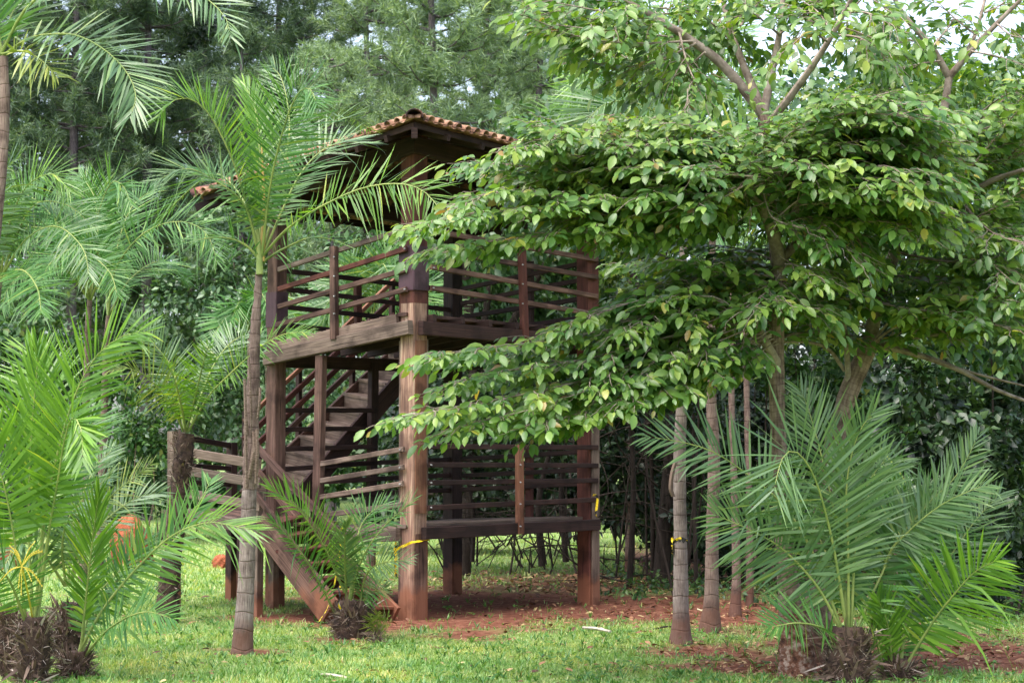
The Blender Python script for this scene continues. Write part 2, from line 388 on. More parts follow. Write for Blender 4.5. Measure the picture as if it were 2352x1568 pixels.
def spline(pts, n):
    """Catmull-Rom through pts, n samples"""
    p = np.asarray(pts, float)
    if len(p) == 2: return p[0] + (p[1] - p[0]) * np.linspace(0, 1, n)[:, None]
    e = np.vstack([2 * p[0] - p[1], p, 2 * p[-1] - p[-2]])
    seg = np.linalg.norm(np.diff(p, axis=0), axis=1); L = np.concatenate([[0], np.cumsum(seg)])
    s = np.linspace(0, L[-1], n); i = np.clip(np.searchsorted(L, s, 'right') - 1, 0, len(p) - 2)
    t = ((s - L[i]) / seg[i])[:, None]
    a, b, c, d = e[i], e[i + 1], e[i + 2], e[i + 3]
    return 0.5 * (2 * b + (c - a) * t + (2 * a - 5 * b + 4 * c - d) * t ** 2 + (3 * b - a - 3 * c + d) * t ** 3)

LEAF_V = np.array([(0, 0, 0), (-.30, .2, .04), (0, .2, -.01), (.30, .2, .04), (-.42, .5, .03), (0, .5, -.035), (.42, .5, .03), (-.27, .8, -.05), (0, .8, -.09), (.27, .8, -.05), (0, 1, -.17)], float)
LEAF_T = np.array([(0, 2, 1), (0, 3, 2), (7, 8, 10), (8, 9, 10)])
LEAF_Q = np.array([(1, 2, 5, 4), (2, 3, 6, 5), (4, 5, 8, 7), (5, 6, 9, 8)])
DIA_V = np.array([(0, 0, 0), (-.5, .45, .06), (0, 1, -.08), (.5, .45, .06)], float)
DIA_T = np.array([(0, 2, 1), (0, 3, 2)])

def leaves(mb, pos, d, nrm, L, wr=0.5, simple=False):
    pos = np.asarray(pos); K = len(pos)
    if K == 0: return
    y = unit(np.asarray(d)); z = np.asarray(nrm); z = unit(z - y * (z * y).sum(1, keepdims=True)); x = np.cross(y, z)
    L = np.broadcast_to(np.asarray(L, float), (K,))[:, None, None]
    tv = DIA_V if simple else LEAF_V
    V = pos[:, None] + L * (x[:, None] * (tv[None, :, :1] * wr * 1.15 if simple else tv[None, :, :1] * wr * 1.12) + y[:, None] * tv[None, :, 1:2] + z[:, None] * tv[None, :, 2:3])
    n = len(tv); o = (np.arange(K) * n)[:, None, None]
    if simple: mb.add(V.reshape(-1, 3), None, (DIA_T[None] + o).reshape(-1, 3))
    else: mb.add(V.reshape(-1, 3), (LEAF_Q[None] + o).reshape(-1, 4), (LEAF_T[None] + o).reshape(-1, 3))

def strips(mb, pos, d, side, L, W, droop=0.15):
    """palm leaflets, grass: tapered three-piece strips"""
    K = len(pos); d = unit(d); side = unit(side - d * (side * d).sum(1, keepdims=True))
    L = np.broadcast_to(np.asarray(L, float), (K,)); W = np.broadcast_to(np.asarray(W, float), (K,)); droop = np.broadcast_to(np.asarray(droop, float), (K,))
    rows = []
    for t, w in ((0, .35), (.3, 1.0), (.68, .72)):
        c = pos + d * (L * t)[:, None] + np.array([0, 0, -1.0]) * (L * droop * t * t)[:, None]
        rows += [c - side * (W * w / 2)[:, None], c + side * (W * w / 2)[:, None]]
    rows.append(pos + d * L[:, None] + np.array([0, 0, -1.0]) * (L * droop)[:, None])
    V = np.stack(rows, 1)
    o = (np.arange(K) * 7)[:, None, None]
    mb.add(V.reshape(-1, 3), (np.array([(0, 1, 3, 2), (2, 3, 5, 4)])[None] + o).reshape(-1, 4), (np.array([(4, 5, 6)])[None] + o).reshape(-1, 3))


# ------------------------------------------------------------------ sky and light
SUN_EL, SUN_AZ = 66.0, 222.0           # azimuth from +Y (the view) clockwise: behind the camera, to its left
w = bpy.data.worlds.new('World'); SC.world = w; w.use_nodes = True
nt = w.node_tree
for n in list(nt.nodes): nt.nodes.remove(n)
sky = nt.nodes.new('ShaderNodeTexSky'); sky.sky_type = 'NISHITA'; sky.sun_disc = False
sky.sun_elevation = rad(SUN_EL); sky.sun_rotation = rad(SUN_AZ)
sky.air_density = 0.8; sky.dust_density = 3.5; sky.ozone_density = 0.8
bg = nt.nodes.new('ShaderNodeBackground'); bg.inputs[1].default_value = 0.15
wo = nt.nodes.new('ShaderNodeOutputWorld')
hs = nt.nodes.new('ShaderNodeHueSaturation'); hs.inputs['Saturation'].default_value = .68      # a pale overcast sky
nt.links.new(sky.outputs[0], hs.inputs['Color']); nt.links.new(hs.outputs[0], bg.inputs[0]); nt.links.new(bg.outputs[0], wo.inputs[0])
sl = bpy.data.lights.new('sun', 'SUN'); sl.energy = 1.0; sl.angle = rad(50); sl.color = (1, 0.95, 0.88)
so = bpy.data.objects.new('sun', sl); COL.objects.link(so)
az = rad(SUN_AZ); el = rad(SUN_EL)
to_sun = Vector((math.sin(az) * math.cos(el), math.cos(az) * math.cos(el), math.sin(el)))
so.rotation_euler = to_sun.to_track_quat('Z', 'Y').to_euler(); so.location = (-10, -10, 30)
SC.view_settings.view_transform = 'Standard'; SC.view_settings.look = 'None'
SC.view_settings.exposure = 1.95; SC.view_settings.gamma = 1.0
SC.render.engine = 'CYCLES'
SC.cycles.max_bounces = 7; SC.cycles.diffuse_bounces = 4; SC.cycles.glossy_bounces = 2; SC.cycles.transmission_bounces = 4; SC.cycles.transparent_max_bounces = 4
SC.cycles.caustics_reflective = False; SC.cycles.caustics_refractive = False

# ------------------------------------------------------------------ ground
_ph = rng.uniform(0, 6.28, (40,)); _an = rng.uniform(0, 6.28, 40); _fr = np.geomspace(0.25, 6.0, 40)
def fbm(x, y, s=1.0):
    r = np.zeros_like(x)
    for k in range(40):
        r += np.sin((x * math.cos(_an[k]) + y * math.sin(_an[k])) * _fr[k] * s * 2 + _ph[k]) / (_fr[k] ** .55)
    return r / 9.0
def ell(px, py, rx, ry):
    g = G(px, py); return g[0], g[1], rx, ry
PATCH = [ell(1200, 1388, 2.7, 2.7), ell(1010, 1428, 1.2, .8), ell(690, 1418, .95, .55), ell(560, 1500, .42, .5), ell(1090, 1455, .6, 1.0), ell(1090, 1510, .5, .5),
         ell(1640, 1500, 1.3, .8), ell(1560, 1528, 1.7, .5), ell(1850, 1530, 1.3, 1.3), ell(1700, 1420, 2.0, 1.8), ell(2150, 1500, 2.2, 1.6), ell(2350, 1480, 1.8, 3.0), ell(490, 1495, .35, .4), ell(800, 1470, .5, .5), ell(820, 1405, 1.2, .6), ell(280, 1290, 1.6, 1.6), ell(640, 1330, 1.0, 2.5)]
PW = [1.7, 1.2, .9, .8, .7, .55, .72, .78, .95, .68, .78, .85, .7, .6, .6, .5, .35]
def soil(x, y):
    s = np.zeros_like(x)
    for (cx, cy, rx, ry), w_ in zip(PATCH, PW):
        s = np.maximum(s, w_ * np.exp(-(((x - cx) / rx) ** 2 + ((y - cy) / ry) ** 2) * .9))
    s = s + .30 * fbm(x, y, 1.6)
    return np.clip((s - .30) * 2.6, 0, 1)
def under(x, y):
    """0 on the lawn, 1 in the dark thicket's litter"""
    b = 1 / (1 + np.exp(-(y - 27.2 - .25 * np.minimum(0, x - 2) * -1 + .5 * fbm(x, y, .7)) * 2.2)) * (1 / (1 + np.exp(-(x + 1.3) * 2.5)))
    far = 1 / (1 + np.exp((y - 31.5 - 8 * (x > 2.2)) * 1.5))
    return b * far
def height(x, y):
    return .03 * fbm(x, y, .5) - .03 + .05 * np.clip((y - 30) / 40, 0, 1) * fbm(x, y, .1)
xs = np.concatenate([np.linspace(-400, -30, 14), np.linspace(-29, -9, 40), np.arange(-8.8, 9, .13), np.linspace(9.2, 29, 40), np.linspace(30, 400, 14)])
ys = np.concatenate([np.linspace(-60, 10, 16), np.arange(10.5, 32, .14), np.linspace(32.3, 70, 80), np.linspace(72, 900, 24)])
X, Y = np.meshgrid(xs, ys)
V = np.stack([X, Y, height(X, Y)], -1).reshape(-1, 3)
nx, ny = len(xs), len(ys)
i0 = (np.arange(ny - 1)[:, None] * nx + np.arange(nx - 1)[None]).ravel()
gm = MB(); gm.add(V, np.stack([i0, i0 + 1, i0 + nx + 1, i0 + nx], 1))

m, nt, out = new_mat('lawn_and_red_earth')
L_ = nt.links.new
tc = nt.nodes.new('ShaderNodeTexCoord')
def noise(scale, det=6, rg=.65):
    n = nt.nodes.new('ShaderNodeTexNoise'); n.inputs['Scale'].default_value = scale; n.inputs['Detail'].default_value = det; n.inputs['Roughness'].default_value = rg
    L_(tc.outputs['Object'], n.inputs[0]); return n
def mixc(f, a, b):
    mx = nt.nodes.new('ShaderNodeMix'); mx.data_type = 'RGBA'; L_(f, mx.inputs[0]); L_(a, mx.inputs[6]); L_(b, mx.inputs[7]); return mx.outputs[2]
n1 = noise(9); n2 = noise(1.3); n3 = noise(26, 4)
rg = ramp(nt, [(.3, (.08, .13, .04)), (.5, (.18, .26, .08)), (.7, (.30, .34, .13))]); L_(n1.outputs[0], rg.inputs[0])
rs = ramp(nt, [(.28, (.06, .022, .015)), (.5, (.165, .064, .04)), (.72, (.30, .15, .10))]); L_(n1.outputs[0], rs.inputs[0])
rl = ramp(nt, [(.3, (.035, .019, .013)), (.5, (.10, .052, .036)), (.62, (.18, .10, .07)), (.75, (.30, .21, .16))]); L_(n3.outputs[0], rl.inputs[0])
at = nt.nodes.new('ShaderNodeAttribute'); at.attribute_name = 'soil'
au = nt.nodes.new('ShaderNodeAttribute'); au.attribute_name = 'under'
c1 = mixc(at.outputs['Fac'], rg.outputs[0], rs.outputs[0])
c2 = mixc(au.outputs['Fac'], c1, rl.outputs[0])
b = nt.nodes.new('ShaderNodeBsdfPrincipled'); b.inputs['Roughness'].default_value = .95; b.inputs['Specular IOR Level'].default_value = .1
L_(c2, b.inputs['Base Color'])
bp = nt.nodes.new('ShaderNodeBump'); bp.inputs['Strength'].default_value = .8; bp.inputs['Distance'].default_value = .04
L_(n1.outputs[0], bp.inputs['Height']); L_(bp.outputs[0], b.inputs['Normal']); L_(b.outputs[0], out.inputs[0])
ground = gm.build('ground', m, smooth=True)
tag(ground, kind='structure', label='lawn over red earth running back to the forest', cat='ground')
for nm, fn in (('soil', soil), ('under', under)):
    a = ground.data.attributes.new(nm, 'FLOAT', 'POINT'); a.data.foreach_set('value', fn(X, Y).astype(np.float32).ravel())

# grass: tufts in the lawn
def frustum_pts(n, y0, y1, pw=1.0, pad=.6):
    u = rng.random(n); y = (y0 ** -pw + u * (y1 ** -pw - y0 ** -pw)) ** (-1 / pw)
    hw = y * (1176 / F_PX) + pad
    return rng.uniform(-1, 1, n) * hw, y
def grass_blades(mb, n, y0, y1, lmin, lmax, wd):
    x, y = frustum_pts(n, y0, y1)
    cl = fbm(x, y, 2.6); keep = rng.random(n) > np.clip(soil(x, y) * 1.25 + under(x, y) * 1.1 - .12 + .25 * (cl < -.25), 0, .985)
    x, y, cl = x[keep], y[keep], cl[keep]; K = len(x)
    a = rng.uniform(0, 6.283, K); lean = rng.uniform(.15, .95, K)
    d = np.stack([np.cos(a) * lean, np.sin(a) * lean, np.ones(K)], 1)
    sd = np.stack([-np.sin(a), np.cos(a), np.zeros(K)], 1)
    strips(mb, np.stack([x, y, height(x, y) - .01], 1), d, sd, rng.uniform(lmin, lmax, K) * (1 + .4 * np.clip(cl, -.8, 1)), wd * rng.uniform(.7, 1.4, K), .25)
gb = MB(); grass_blades(gb, 190000, 15.6, 27, .04, .095, .0085); grass_blades(gb, 60000, 27, 52, .06, .13, .02)
tag(gb.build('grass', M['grass']), 'short bright green lawn grass', 'grass', kind='stuff')
# broad tufts, darker weeds
wb = MB()
x, y = frustum_pts(3200, 16, 29); k = rng.random(3200) > np.clip(soil(x, y), 0, .75); x, y = x[k], y[k]
for xi, yi in zip(x, y):
    n = R.randint(4, 9); a = rng.uniform(0, 6.283, n)
    if R.random() < .5:
        d = np.stack([np.cos(a) * .6, np.sin(a) * .6, np.full(n, 1.0)], 1)
        strips(wb, np.tile([xi, yi, 0.], (n, 1)), d, np.stack([-np.sin(a), np.cos(a), 0 * a], 1), rng.uniform(.06, .17, n), .012, .3)
    else:
        d = np.stack([np.cos(a), np.sin(a), rng.uniform(.2, .7, n)], 1)
        leaves(wb, np.tile([xi, yi, .02], (n, 1)) + rng.normal(0, .03, (n, 3)) * [1, 1, .3], d, np.tile([0, 0, 1.], (n, 1)), rng.uniform(.03, .07, n), .55)
tag(wb.build('weeds', M['palm']), 'low broad-leaved weeds scattered in the lawn', 'weeds', kind='stuff')

# litter: fallen leaves
lb = MB()
def litter(n, fn, y0, y1, lo, hi):
    x, y = frustum_pts(n, y0, y1); k = rng.random(n) < fn(x, y); x, y = x[k], y[k]; K = len(x)
    a = rng.uniform(0, 6.283, K)
    leaves(lb, np.stack([x, y, height(x, y) + rng.uniform(.01, .05, K)], 1), np.stack([np.cos(a), np.sin(a), rng.normal(0, .25, K)], 1), np.stack([rng.normal(0, .3, K), rng.normal(0, .3, K), np.ones(K)], 1), rng.uniform(lo, hi, K), .5)
litter(9000, lambda x, y: np.clip(.05 + .5 * soil(x, y) * (x > 0) + under(x, y), 0, 1) , 15.6, 34, .05, .12)
litter(7000, lambda x, y: under(x, y), 23, 33, .06, .15)
litter(5200, lambda x, y: np.clip(.08 + .55 * (x > 1.2), 0, 1), 15.8, 25, .03, .085)
tag(lb.build('leaf_litter', M['litter']), 'dry brown fallen leaves on the red earth', 'leaf litter', kind='stuff')

# ------------------------------------------------------------------ watch tower
AL = rad(42)
O0 = np.array([-1.159, 22.56, 0.0])
U_ = np.array([-math.cos(AL), math.sin(AL), 0]); V_ = np.array([math.sin(AL), math.cos(AL), 0]); Z_ = np.array([0, 0, 1.0])
A_, B_ = 2.55, 3.33
def uv(u, v, z=0.0): return O0 + U_ * u + V_ * v + Z_ * z
def onv(px, py, v):
    """where the sight line meets the upright plane v = const of the tower"""
    d = ray(px, py); o = np.array([0, 0, EYE]); t = ((O0 + V_ * v - o) @ V_) / (d @ V_); return o + d * t
def onu(px, py, u):
    d = ray(px, py); o = np.array([0, 0, EYE]); t = ((O0 + U_ * u - o) @ U_) / (d @ U_); return o + d * t
def zat(p, py):
    d = ray(1176, py); return EYE + d[2] / d[1] * p[1]

tower = thing('watchtower', 'two-storey dark timber lookout tower with terracotta tile roof and outside stairs', 'watchtower', uv(0, 0))
def beam(name, mat, a, b, w, h, parent=None, up=(0, 0, 1), bevel=.006):
    m_ = MB(); m_.box(a, b, w, h, up, bevel); return m_.build(name, M[mat], parent or tower)

# roof surface: hipped, eave corners as they stand (the tower has settled away from the viewer)
OV = .68
ZF, ZL, ZR, ZB = 5.74, 5.20, 5.46, 5.05
PIT = .40
u0, u1, v0, v1 = -OV, A_ + OV, -OV, B_ + OV
def eavez(u, v):
    s = (u - u0) / (u1 - u0); t = (v - v0) / (v1 - v0)
    return ZF * (1 - s) * (1 - t) + ZL * s * (1 - t) + ZR * (1 - s) * t + ZB * s * t
def roofz(u, v):
    return eavez(u, v) + PIT * min(u - u0, u1 - u, v - v0, v1 - v)
def rp(u, v, dz=0.0): return uv(u, v, roofz(u, v) + dz)

# main posts
HW = .13
def post(u, v, w, ztop, parts, ang=0):
    r = MB(); a = uv(u, v, -.15); b_ = uv(u, v, ztop); r.box(a, b_, w, w, up=V_, bevel=.012)
    return r.build('post', M[parts], tower)
W2 = .235
cF = (HW, HW); cL = (A_ - .0, .09); cR = (.10, B_); cB = (A_, B_)
pF = MB(); pF.box(uv(*cF, 3.72), uv(*cF, roofz(*cF) - .12), W2, W2, up=V_, bevel=.012); pF = pF.build('post', M['red'], tower)
m_ = MB(); m_.box(uv(*cF, -.15), uv(*cF, 3.72), W2, W2, up=V_, bevel=.014); 
lower = m_.build('post_shaft', M['bare'], pF)
# slabs nailed to the sides of the front post, plum painted collar over the splice
for (a, b_, za, zb, mt) in ((+1, 0, -.1, 1.02, 'grey'), (+1, 0, 1.22, 3.28, 'grey'), (0, 1, -.1, 1.0, 'orange'), (0, 1, 1.22, 3.3, 'grey'), (+1, 0, 3.52, 4.62, 'red'), (0, 1, 3.55, 4.62, 'red')):
    c = (cF[0] + a * .145, cF[1] + b_ * .145)
    m_ = MB()
    if a: m_.box(uv(c[0], c[1], za), uv(c[0], c[1], zb), .17, .045, up=U_)
    else: m_.box(uv(c[0], c[1], za), uv(c[0], c[1], zb), .17, .045, up=V_)
    m_.build('side_slab', M[mt], pF)
fz0, fz1 = zat(uv(0, 0), 665), zat(uv(0, 0), 563)
m_ = MB(); m_.box(uv(*cF, fz0), uv(*cF, fz1), W2 + .03, W2 + .03, up=V_, bevel=.01); m_.build('post_collar', M['purple'], pF)
for za, zb, mt in ((-.1, 1.0, 'wood'), (1.24, 3.28, 'orange')):  # thin covers added to make the post's less lit right face darker
    m_ = MB(); m_.box(uv(cF[0] - W2 / 2 - .004, cF[1], za), uv(cF[0] - W2 / 2 - .004, cF[1], zb), .185, .016, up=U_, bevel=.003); m_.build('shaded_face_cover', M[mt], pF)
pL = MB(); pL.box(uv(*cL, -.15), uv(*cL, roofz(*cL) - .12), .185, .185, up=V_, bevel=.012); pL = pL.build('post', M['wood'], tower)
m_ = MB(); m_.box(uv(*cL, zat(uv(*cL), 752)), uv(*cL, zat(uv(*cL), 672)), .205, .205, up=V_); m_.build('post_collar', M['purple'], pL)
pR = MB(); pR.box(uv(*cR, -.15), uv(*cR, roofz(*cR) - .12), .215, .215, up=V_, bevel=.012); pR = pR.build('post', M['red'], tower)
m_ = MB(); m_.box(uv(cR[0] - .122, cR[1], -.1), uv(cR[0] - .122, cR[1], 3.0), .15, .03, up=U_); m_.build('side_slab', M['grey'], pR)
pB = MB(); pB.box(uv(*cB, -.15), uv(*cB, roofz(*cB) - .12), .2, .2, up=V_, bevel=.012); pB = pB.build('post', M['dark'], tower)

PF, PL, PR, PB_ = uv(0, 0), uv(A_, 0), uv(0, B_), uv(A_, B_)
def zset(f, l, r, b_): return [zat(PF, f), zat(PL, l), zat(PR, r), zat(PB_, b_)]
def lev(z4, u, v):
    s, t = u / A_, v / B_
    return z4[0] * (1 - s) * (1 - t) + z4[1] * s * (1 - t) + z4[2] * (1 - s) * t + z4[3] * s * t
UD = zset(712, 788, 752, 806)      # top of the upper planks
LD = zset(1203, 1215, 1184, 1190)  # top of the lower planks
def zl(z4, u, v, dz): return uv(u, v, lev(z4, u, v) + dz)
def deck(z4, name, ov, mats, joist):
    d = empty(name, parent=tower)
    n = 15
    for k in range(n):
        u = -ov + (A_ + 2 * ov) * (k + .5) / n; wd = (A_ + 2 * ov) / n - .008
        m_ = MB(); m_.box(zl(z4, u, -.02, -.022), zl(z4, u, B_ + .02, -.022 + R.uniform(-.004, .004)), wd, .042); m_.build('floor_plank', M[mats[0]], d)
    return d
ud = deck(UD, 'deck', -.10, ('wood',), .1)
ld = deck(LD, 'deck', -.10, ('grey',), 0)
# edge boards and beams of the upper deck; joists over the beam on the other face
beam('edge_board', 'grey', zl(UD, .24, -.03, -.065), zl(UD, A_ - .11, -.03, -.065), .05, .115, ud)
beam('main_beam', 'grey', zl(UD, -.0, -.055, -.205), zl(UD, A_ + .05, -.055, -.195), .085, .165, ud)
beam('main_beam', 'dark', zl(UD, -.055, .06, -.215), zl(UD, -.055, B_ + .1, -.215), .085, .165, ud)
beam('main_beam', 'dark', zl(UD, A_ + .05, .10, -.215), zl(UD, A_ + .05, B_, -.215), .085, .165, ud)
beam('main_beam', 'dark', zl(UD, .1, B_ + .05, -.215), zl(UD, A_, B_ + .05, -.215), .085, .165, ud)
for k in range(7):
    v = .26 + k * .49
    if v < B_: beam('joist', 'dark', zl(UD, -.09, v, -.088), zl(UD, A_ + .02, v, -.088), .06, .085, ud)
beam('main_beam', 'grey', zl(LD, .2, -.05, -.12), zl(LD, A_ - .1, -.05, -.12), .08, .15, ld)
beam('main_beam', 'dark', zl(LD, -.055, .12, -.115), zl(LD, -.055, B_ + .02, -.115), .085, .14, ld)
beam('main_beam', 'dark', zl(LD, A_ + .05, .1, -.12), zl(LD, A_ + .05, B_, -.12), .08, .15, ld)
beam('main_beam', 'dark', zl(LD, .1, B_ + .05, -.12), zl(LD, A_, B_ + .05, -.12), .08, .15, ld)
for k in range(6): beam('joist', 'dark', zl(LD, -.01, .3 + k * .52, -.08), zl(LD, A_ + .01, .3 + k * .52, -.08), .06, .07, ld)

RH, RT = .062, .04
def rails(rows, mat, plane, c, nm='railing'):
    g = empty(nm, parent=tower)
    f = onv if plane == 'v' else onu
    for (x0, y0, x1, y1, *m_) in rows:
        a = f(x0, y0, c); b_ = f(x1, y1, c)
        beam('rail', m_[0] if m_ else mat, a, b_, RT, RH, g)
    return g
def upright(g, name, mat, plane, c, x0, y0, x1, y1, w=.085, t=.06):
    f = onv if plane == 'v' else onu
    a = f(x0, y0, c); b_ = f(x1, y1, c)
    ax = V_ if plane == 'v' else U_
    m_ = MB(); m_.box(a, b_, w, t, up=ax); return m_.build(name, M[mat], g)
def bolts(g, pts):
    for p, ax in pts:
        m_ = MB(); m_.tube([p - ax * .004, p + ax * .014], .009, 6); m_.build('bolt', M['metal'], g)
# upper rails: near left face, near right face, then the two far faces
g = rails([(640, 619, 934, 526, 'grey'), (640, 664, 934, 571, 'red'), (640, 704, 934, 619, 'wood'), (636, 746, 934, 664, 'wood')], 'wood', 'v', -.03)
upright(g, 'railing_post', 'wood', 'v', -.085, 767, 566, 768, 779, .1, .07)
bolts(g, [(onv(930, 526 + k, -.055), -V_) for k in (0, 45, 93, 138)] + [(onv(768, y, -.125), -V_) for y in (590, 634, 680, 720)])
g = rails([(990, 530, 1372, 597), (990, 573, 1372, 637), (990, 613, 1372, 681), (990, 661, 1372, 722)], 'wood', 'u', -.03)
upright(g, 'railing_post', 'red', 'u', -.085, 1198, 560, 1206, 800, .1, .07)
bolts(g, [(onu(996, 613 + k, -.055), -U_) for k in (2, 48)] + [(onu(1200, y, -.125), -U_) for y in (608, 652, 697)])
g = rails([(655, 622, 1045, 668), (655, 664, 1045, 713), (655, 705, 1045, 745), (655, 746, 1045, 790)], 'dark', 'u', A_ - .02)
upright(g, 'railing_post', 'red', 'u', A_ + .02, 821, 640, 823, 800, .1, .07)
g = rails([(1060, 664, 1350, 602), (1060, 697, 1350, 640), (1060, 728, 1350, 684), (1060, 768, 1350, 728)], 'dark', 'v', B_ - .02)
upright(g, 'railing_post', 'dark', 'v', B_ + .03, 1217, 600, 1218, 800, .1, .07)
# lower rails
g = rails([(737, 1065, 928, 1031), (735, 1104, 927, 1072), (733, 1142, 926, 1110), (735, 1184, 925, 1158)], 'grey', 'v', -.04)
upright(g, 'railing_post', 'wood', 'v', -.02, 738, 816, 729, 1235, .13, .09)
bolts(g, [(onv(919, 1032 + k, -.065), -V_) for k in (0, 41, 79)])
g = rails([(985, 1025, 1372, 1027), (985, 1067, 1372, 1069), (985, 1108, 1372, 1103), (983, 1166, 1372, 1147)], 'dark', 'u', -.03)
upright(g, 'railing_post', 'orange', 'u', -.085, 1193, 1020, 1194, 1226, .1, .07)
bolts(g, [(onu(990, y, -.055), -U_) for y in (1025, 1067, 1108, 1165)] + [(onu(1195, y, -.125), -U_) for y in (1026, 1067, 1107, 1157, 1208)])
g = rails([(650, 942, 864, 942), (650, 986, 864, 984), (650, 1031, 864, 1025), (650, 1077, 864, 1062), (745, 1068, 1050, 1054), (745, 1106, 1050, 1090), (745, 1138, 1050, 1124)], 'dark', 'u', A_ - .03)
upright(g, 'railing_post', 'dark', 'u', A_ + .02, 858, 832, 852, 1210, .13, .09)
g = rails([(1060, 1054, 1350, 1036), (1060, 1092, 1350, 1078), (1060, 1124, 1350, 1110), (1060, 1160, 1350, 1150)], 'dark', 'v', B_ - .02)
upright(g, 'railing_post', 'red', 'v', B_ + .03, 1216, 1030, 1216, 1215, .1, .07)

# ---- roof
roof = empty('roof', parent=tower)
dirs = [((0, 0), (1, 0), (0, 1)), ((0, 0), (0, 1), (1, 0)), ((1, 0), (0, 1), (-1, 0)), ((0, 1), (1, 0), (0, -1))]
tb = MB(); rb = MB()
SP, TR = .15, .053
for (c0, al, inn) in dirs:
    L_e = (u1 - u0) if al[0] else (v1 - v0)
    half = min(u1 - u0, v1 - v0) / 2
    nt_ = int(L_e / SP)
    bu = u0 if c0[0] == 0 else u1; bv = v0 if c0[1] == 0 else v1
    def at_(s, t): return bu + al[0] * s + inn[0] * t, bv + al[1] * s + inn[1] * t
    al3 = U_ * al[0] + V_ * al[1]
    prof = [(math.cos(a), math.sin(a)) for a in np.linspace(0, math.pi, 7)]
    for k in range(nt_):
        s = (k + .5) * L_e / nt_
        run = max(.06, min(s, L_e - s, half) - .02)
        nc = max(1, int(run / .34 + .6))
        for cc in range(nc):
            ta = -.05 + cc * .34 + R.uniform(-.012, .012); te = min(ta + .42, run)
            if te - ta < .05: continue
            pa = np.array(rp(*at_(s, max(ta, 0)), 0)); pe = np.array(rp(*at_(s, te), 0))
            if ta < 0: pa = pa + (pa - pe) / max(te, .05) * (-ta) * 1.0
            n_ = np.cross(al3, pe - pa); n_ = n_ / np.linalg.norm(n_); n_ = n_ if n_[2] > 0 else -n_
            ra, re = TR * 1.06, TR * .84; lift = .012
            Vv = []
            for (p_, r_, lf) in ((pa, ra, lift + .018), (pe, re, lift)):
                for sc_ in (1.0, .80):
                    for (cx, sx) in prof: Vv.append(p_ + al3 * cx * r_ * sc_ + n_ * (sx * r_ * sc_ + lf))
            q = []
            for i in range(6):
                q += [(i, i + 1, 14 + i + 1, 14 + i), (7 + i + 1, 7 + i, 21 + i, 21 + i + 1), (i + 1, i, 7 + i, 7 + i + 1)]
            tb.add(Vv, q)
        # concave channel tiles between the caps (seen from below)
        s2 = k * L_e / nt_ 
        if k == 0: continue
        run = max(.06, min(s2, L_e - s2, half))
        pa = np.array(rp(*at_(s2, 0), 0)); pe = np.array(rp(*at_(s2, run), 0)); dv = unit(pe - pa)
        n_ = np.cross(al3, pe - pa); n_ = n_ / np.linalg.norm(n_); n_ = n_ if n_[2] > 0 else -n_
        nc = max(1, int(run / .34 + .6))
        for cc in range(nc):
            ta, te = -.04 + cc * .34, min(.36 + cc * .34, run)
            if te - ta < .05: continue
            Vv = []
            for (t_, r_, lf) in ((ta, TR * 1.0, .0), (te, TR * 1.2, .016)):
                for sc_ in (1.0, .82):
                    for (cx, sx) in prof: Vv.append(pa + dv * t_ + al3 * cx * r_ * sc_ + n_ * (-sx * r_ * .55 * sc_ + .028 + lf))
            q = []
            for i in range(6):
                q += [(i + 1, i, 14 + i, 14 + i + 1), (7 + i, 7 + i + 1, 21 + i + 1, 21 + i), (i, i + 1, 7 + i + 1, 7 + i)]
            rb.add(Vv, q)
tb.build('roof_tiles', M['tile'], roof, smooth=True)
rb.build('channel_tiles', M['tile'], roof, smooth=True)
# hip and ridge caps
hw = (u1 - u0) / 2
ra_, rb_ = (u0 + hw, v0 + hw), (u0 + hw, v1 - hw)
def caprow(p0, p1, name):
    a = rp(*p0, .01); b_ = rp(*p1, .01); d = b_ - a; L = np.linalg.norm(d); d /= L
    sd = np.cross(d, Z_); sd /= np.linalg.norm(sd); n_ = np.cross(sd, d)
    m_ = MB(); n = int(L / .36)
    for k in range(n):
        Vv = []
        for (t_, r_, lf) in ((k * L / n - .05, .105, .02), ((k + 1) * L / n, .08, 0)):
            for sc_ in (1, .84):
                for an in np.linspace(-.15, math.pi + .15, 9): Vv.append(a + d * t_ + sd * math.cos(an) * r_ * sc_ + n_ * (math.sin(an) * r_ * sc_ * .85 + lf))
        q = []
        for i in range(8): q += [(i, i + 1, 18 + i + 1, 18 + i), (9 + i + 1, 9 + i, 27 + i, 27 + i + 1), (i + 1, i, 9 + i, 9 + i + 1)]
        m_.add(Vv, q)
    m_.build(name, M['tilecap'], roof, smooth=True)
for c_, e_ in (((u0, v0), ra_), ((u1, v0), ra_), ((u0, v1), rb_), ((u1, v1), rb_)):
    caprow(c_, e_, 'hip_cap')
    beam('hip_rafter', 'dark', rp(*c_, -.16), rp(*e_, -.16), .07, .12, roof)
caprow(ra_, rb_, 'ridge_cap')
